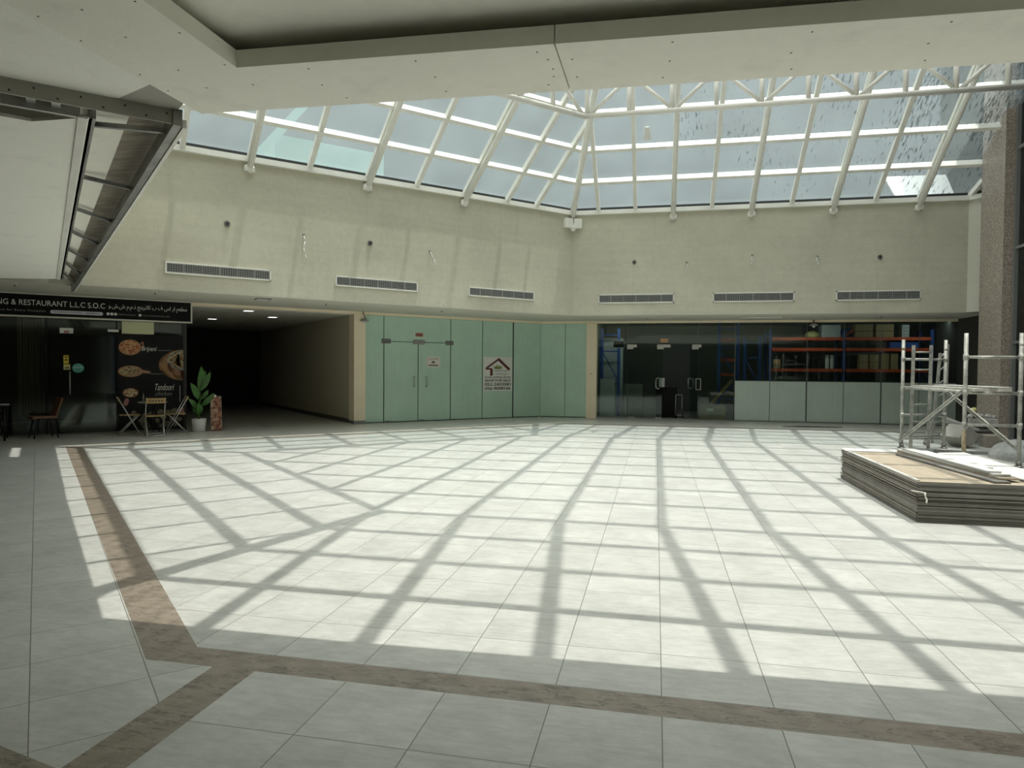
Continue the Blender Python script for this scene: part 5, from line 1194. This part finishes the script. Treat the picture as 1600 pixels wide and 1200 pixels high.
plank((5.22, 15.30), (5.38, 12.85), 0.22, 1.302, 0.05, 'scaffold plank on the left side of the work platform')
plank((5.66, 15.78), (5.74, 12.85), 0.20, 1.302, 0.05, 'scaffold plank in the middle of the work platform')
plank((5.55, 14.9), (5.72, 12.9), 0.30, 1.346, 0.018, 'thin white board on the right side of the work platform', 'gyp_white')
# ladder tied to the frame
def ladder(p0, p1, q0, q1, n, label, m='scaf'):
    l = empty('ladder', (0, 0, 0), 0, label, 'ladder', 'ladders at the scaffold')
    for a, c in ((p0, p1), (q0, q1)): b = MB(); b.bar(a, c, 0.06, 0.03, m, (0, 1, 0)); b.build('side_rail', parent=l)
    for i in range(n):
        s_ = (i+0.6)/n; b = MB(); b.tube(L3(p0, p1, s_), L3(q0, q1, s_), 0.015, seg=8, m=m); b.build('rung', parent=l)
    return l
ladder((5.17, 15.42, 0), (5.19, 15.42, 2.15), (5.52, 15.48, 0), (5.54, 15.48, 2.15), 6, 'straight aluminium ladder upright inside the scaffold tower')
ladder((6.12, 16.95, 0), (6.16, 16.7, 2.02), (6.44, 17.15, 0), (6.36, 16.85, 2.22), 7, 'second ladder leaning behind the scaffold tower')
# ---- rubble by the pillar
tb_ = empty('tilted_box', (6.38, 16.2, 0.0), 0.35, 'large grey board box tipped on its edge behind the scaffold', 'box')
b = MB(); b.box((0, 0, 0.245), (0.34, 0.55, 0.34), R=Matrix.Rotation(math.radians(40), 3, 'Y'), m='grey_box'); b.build('body', parent=tb_, bevel=0.01)
random.seed(5)
for i in range(9):
    z = 0.10+0.035*i; a = random.uniform(-0.12, 0.12); ln = random.uniform(0.5, 0.85)
    b = MB(); b.box((7.15+random.uniform(-.06, .06), 17.05+random.uniform(-.1, .1), z+0.012), (ln, 0.16, 0.022), rz=a, m='gyp_edge' if i % 3 else 'galv')
    tag(b.build('metal_profile' if i % 3 == 0 else 'board_strip'), ['lowest profile of the strip heap before the granite pillar', 'dark board strip in the heap before the granite pillar', 'second dark board strip in the heap before the granite pillar', 'metal profile in the middle of the strip heap', 'thin dark strip above the middle metal profile', 'dark strip near the top of the heap before the pillar', 'metal profile near the top of the strip heap', 'narrow dark strip just under the topmost one', 'topmost dark strip of the heap before the granite pillar'][i], 'strip', 'strip heap before the pillar')
b = MB(); b.span((6.85, 16.95, 0.0), (7.5, 17.25, 0.10), 'debris'); tag(b.build('heap_block'), 'grey block under the strip heap before the pillar', 'block')
b = MB(); b.span((6.90, 16.2, 0), (7.30, 16.6, 0.26), 'dusty'); tag(b.build('carton', bevel=0.01), 'small dusty carton on the floor beside the tipped grey box', 'carton')
b = MB(); b.span((6.95, 16.9, 0.435), (7.42, 17.2, 0.56), 'debris'); tag(b.build('debris_block', jitter=0.012), 'pale debris block lying on top of the strip heap', 'block')
for i, (x, y, z, r, lab) in enumerate(((6.90, 17.0, 0.615, 0.06, 'crumpled wad on the debris block, left'), (7.08, 17.02, 0.635, 0.075, 'crumpled wad on the debris block, second from the left'), (7.25, 17.0, 0.62, 0.06, 'crumpled wad on the debris block, second from the right'), (7.39, 17.05, 0.61, 0.05, 'crumpled wad on the debris block, right end'))):
    b = MB(); bmesh.ops.create_icosphere(b.bm, subdivisions=2, radius=r)
    for v in b.bm.verts: v.co *= 1+random.uniform(-0.25, 0.3); v.co.z *= 0.75
    b._set(b.bm.faces, 'debris'); o = b.build('crumpled_wad'); o.location = (x, y, z); tag(o, lab, 'debris', 'crumpled wads on the heap')
b = MB(); bmesh.ops.create_icosphere(b.bm, subdivisions=2, radius=0.08)
for v in b.bm.verts: v.co *= 1+random.uniform(-0.25, 0.3); v.co.z *= 0.8
b._set(b.bm.faces, 'sponge'); o = b.build('yellow_wrap'); o.location = (6.96, 17.03, 0.745); tag(o, 'crumpled yellow wrapping on top of the rubble by the pillar', 'wrapping')
for k, (P, Q, lab) in enumerate((((6.25, 16.9, 0.62), (6.95, 16.7, 0.34), 'white profile slanting down behind the scaffold, upper one'), ((6.25, 16.62, 0.52), (6.85, 16.45, 0.36), 'white profile slanting down behind the scaffold, lower one'), ((5.75, 16.3, 0.04), (6.02, 16.75, 0.48), 'dark profile leaning up behind the ladder'))):
    b = MB(); b.bar(P, Q, 0.07, 0.05, ('gyp_white', 'galv', 'gyp_edge')[k]); tag(b.build('loose_profile'), lab, 'profile', 'loose profiles by the scaffold')
b = MB(); bmesh.ops.create_uvsphere(b.bm, u_segments=24, v_segments=14, radius=1.0)
for v in b.bm.verts:
    v.co = Vector((v.co.x*0.42, v.co.y*0.55, max(0, v.co.z)*0.34)); k = 1+0.08*math.sin(v.co.x*23+v.co.y*9); v.co.z *= k
b._set(b.bm.faces, 'tarp'); o = b.build('tarp_bundle'); o.location = (6.55, 14.2, 0.0); tag(o, 'grey tarpaulin bundle on the floor under the scaffold', 'tarp')
b = MB(); b.span((5.4, 14.85, 0), (6.8, 15.25, 0.05), 'tarp'); tag(b.build('folded_sheet', jitter=0.015), 'flat folded grey sheet on the floor inside the scaffold', 'sheet')
b = MB(); b.path([(6.05, 12.9, 0.35), (6.9, 12.8, 0.35)], 0.028, m='scaf'); b.path([(6.2, 12.95, 0.0), (6.75, 12.85, 0.75)], 0.024, m='scaf'); tag(b.build('loose_tube'), 'loose crossed scaffold tubes right of the tower', 'scaffold tube')
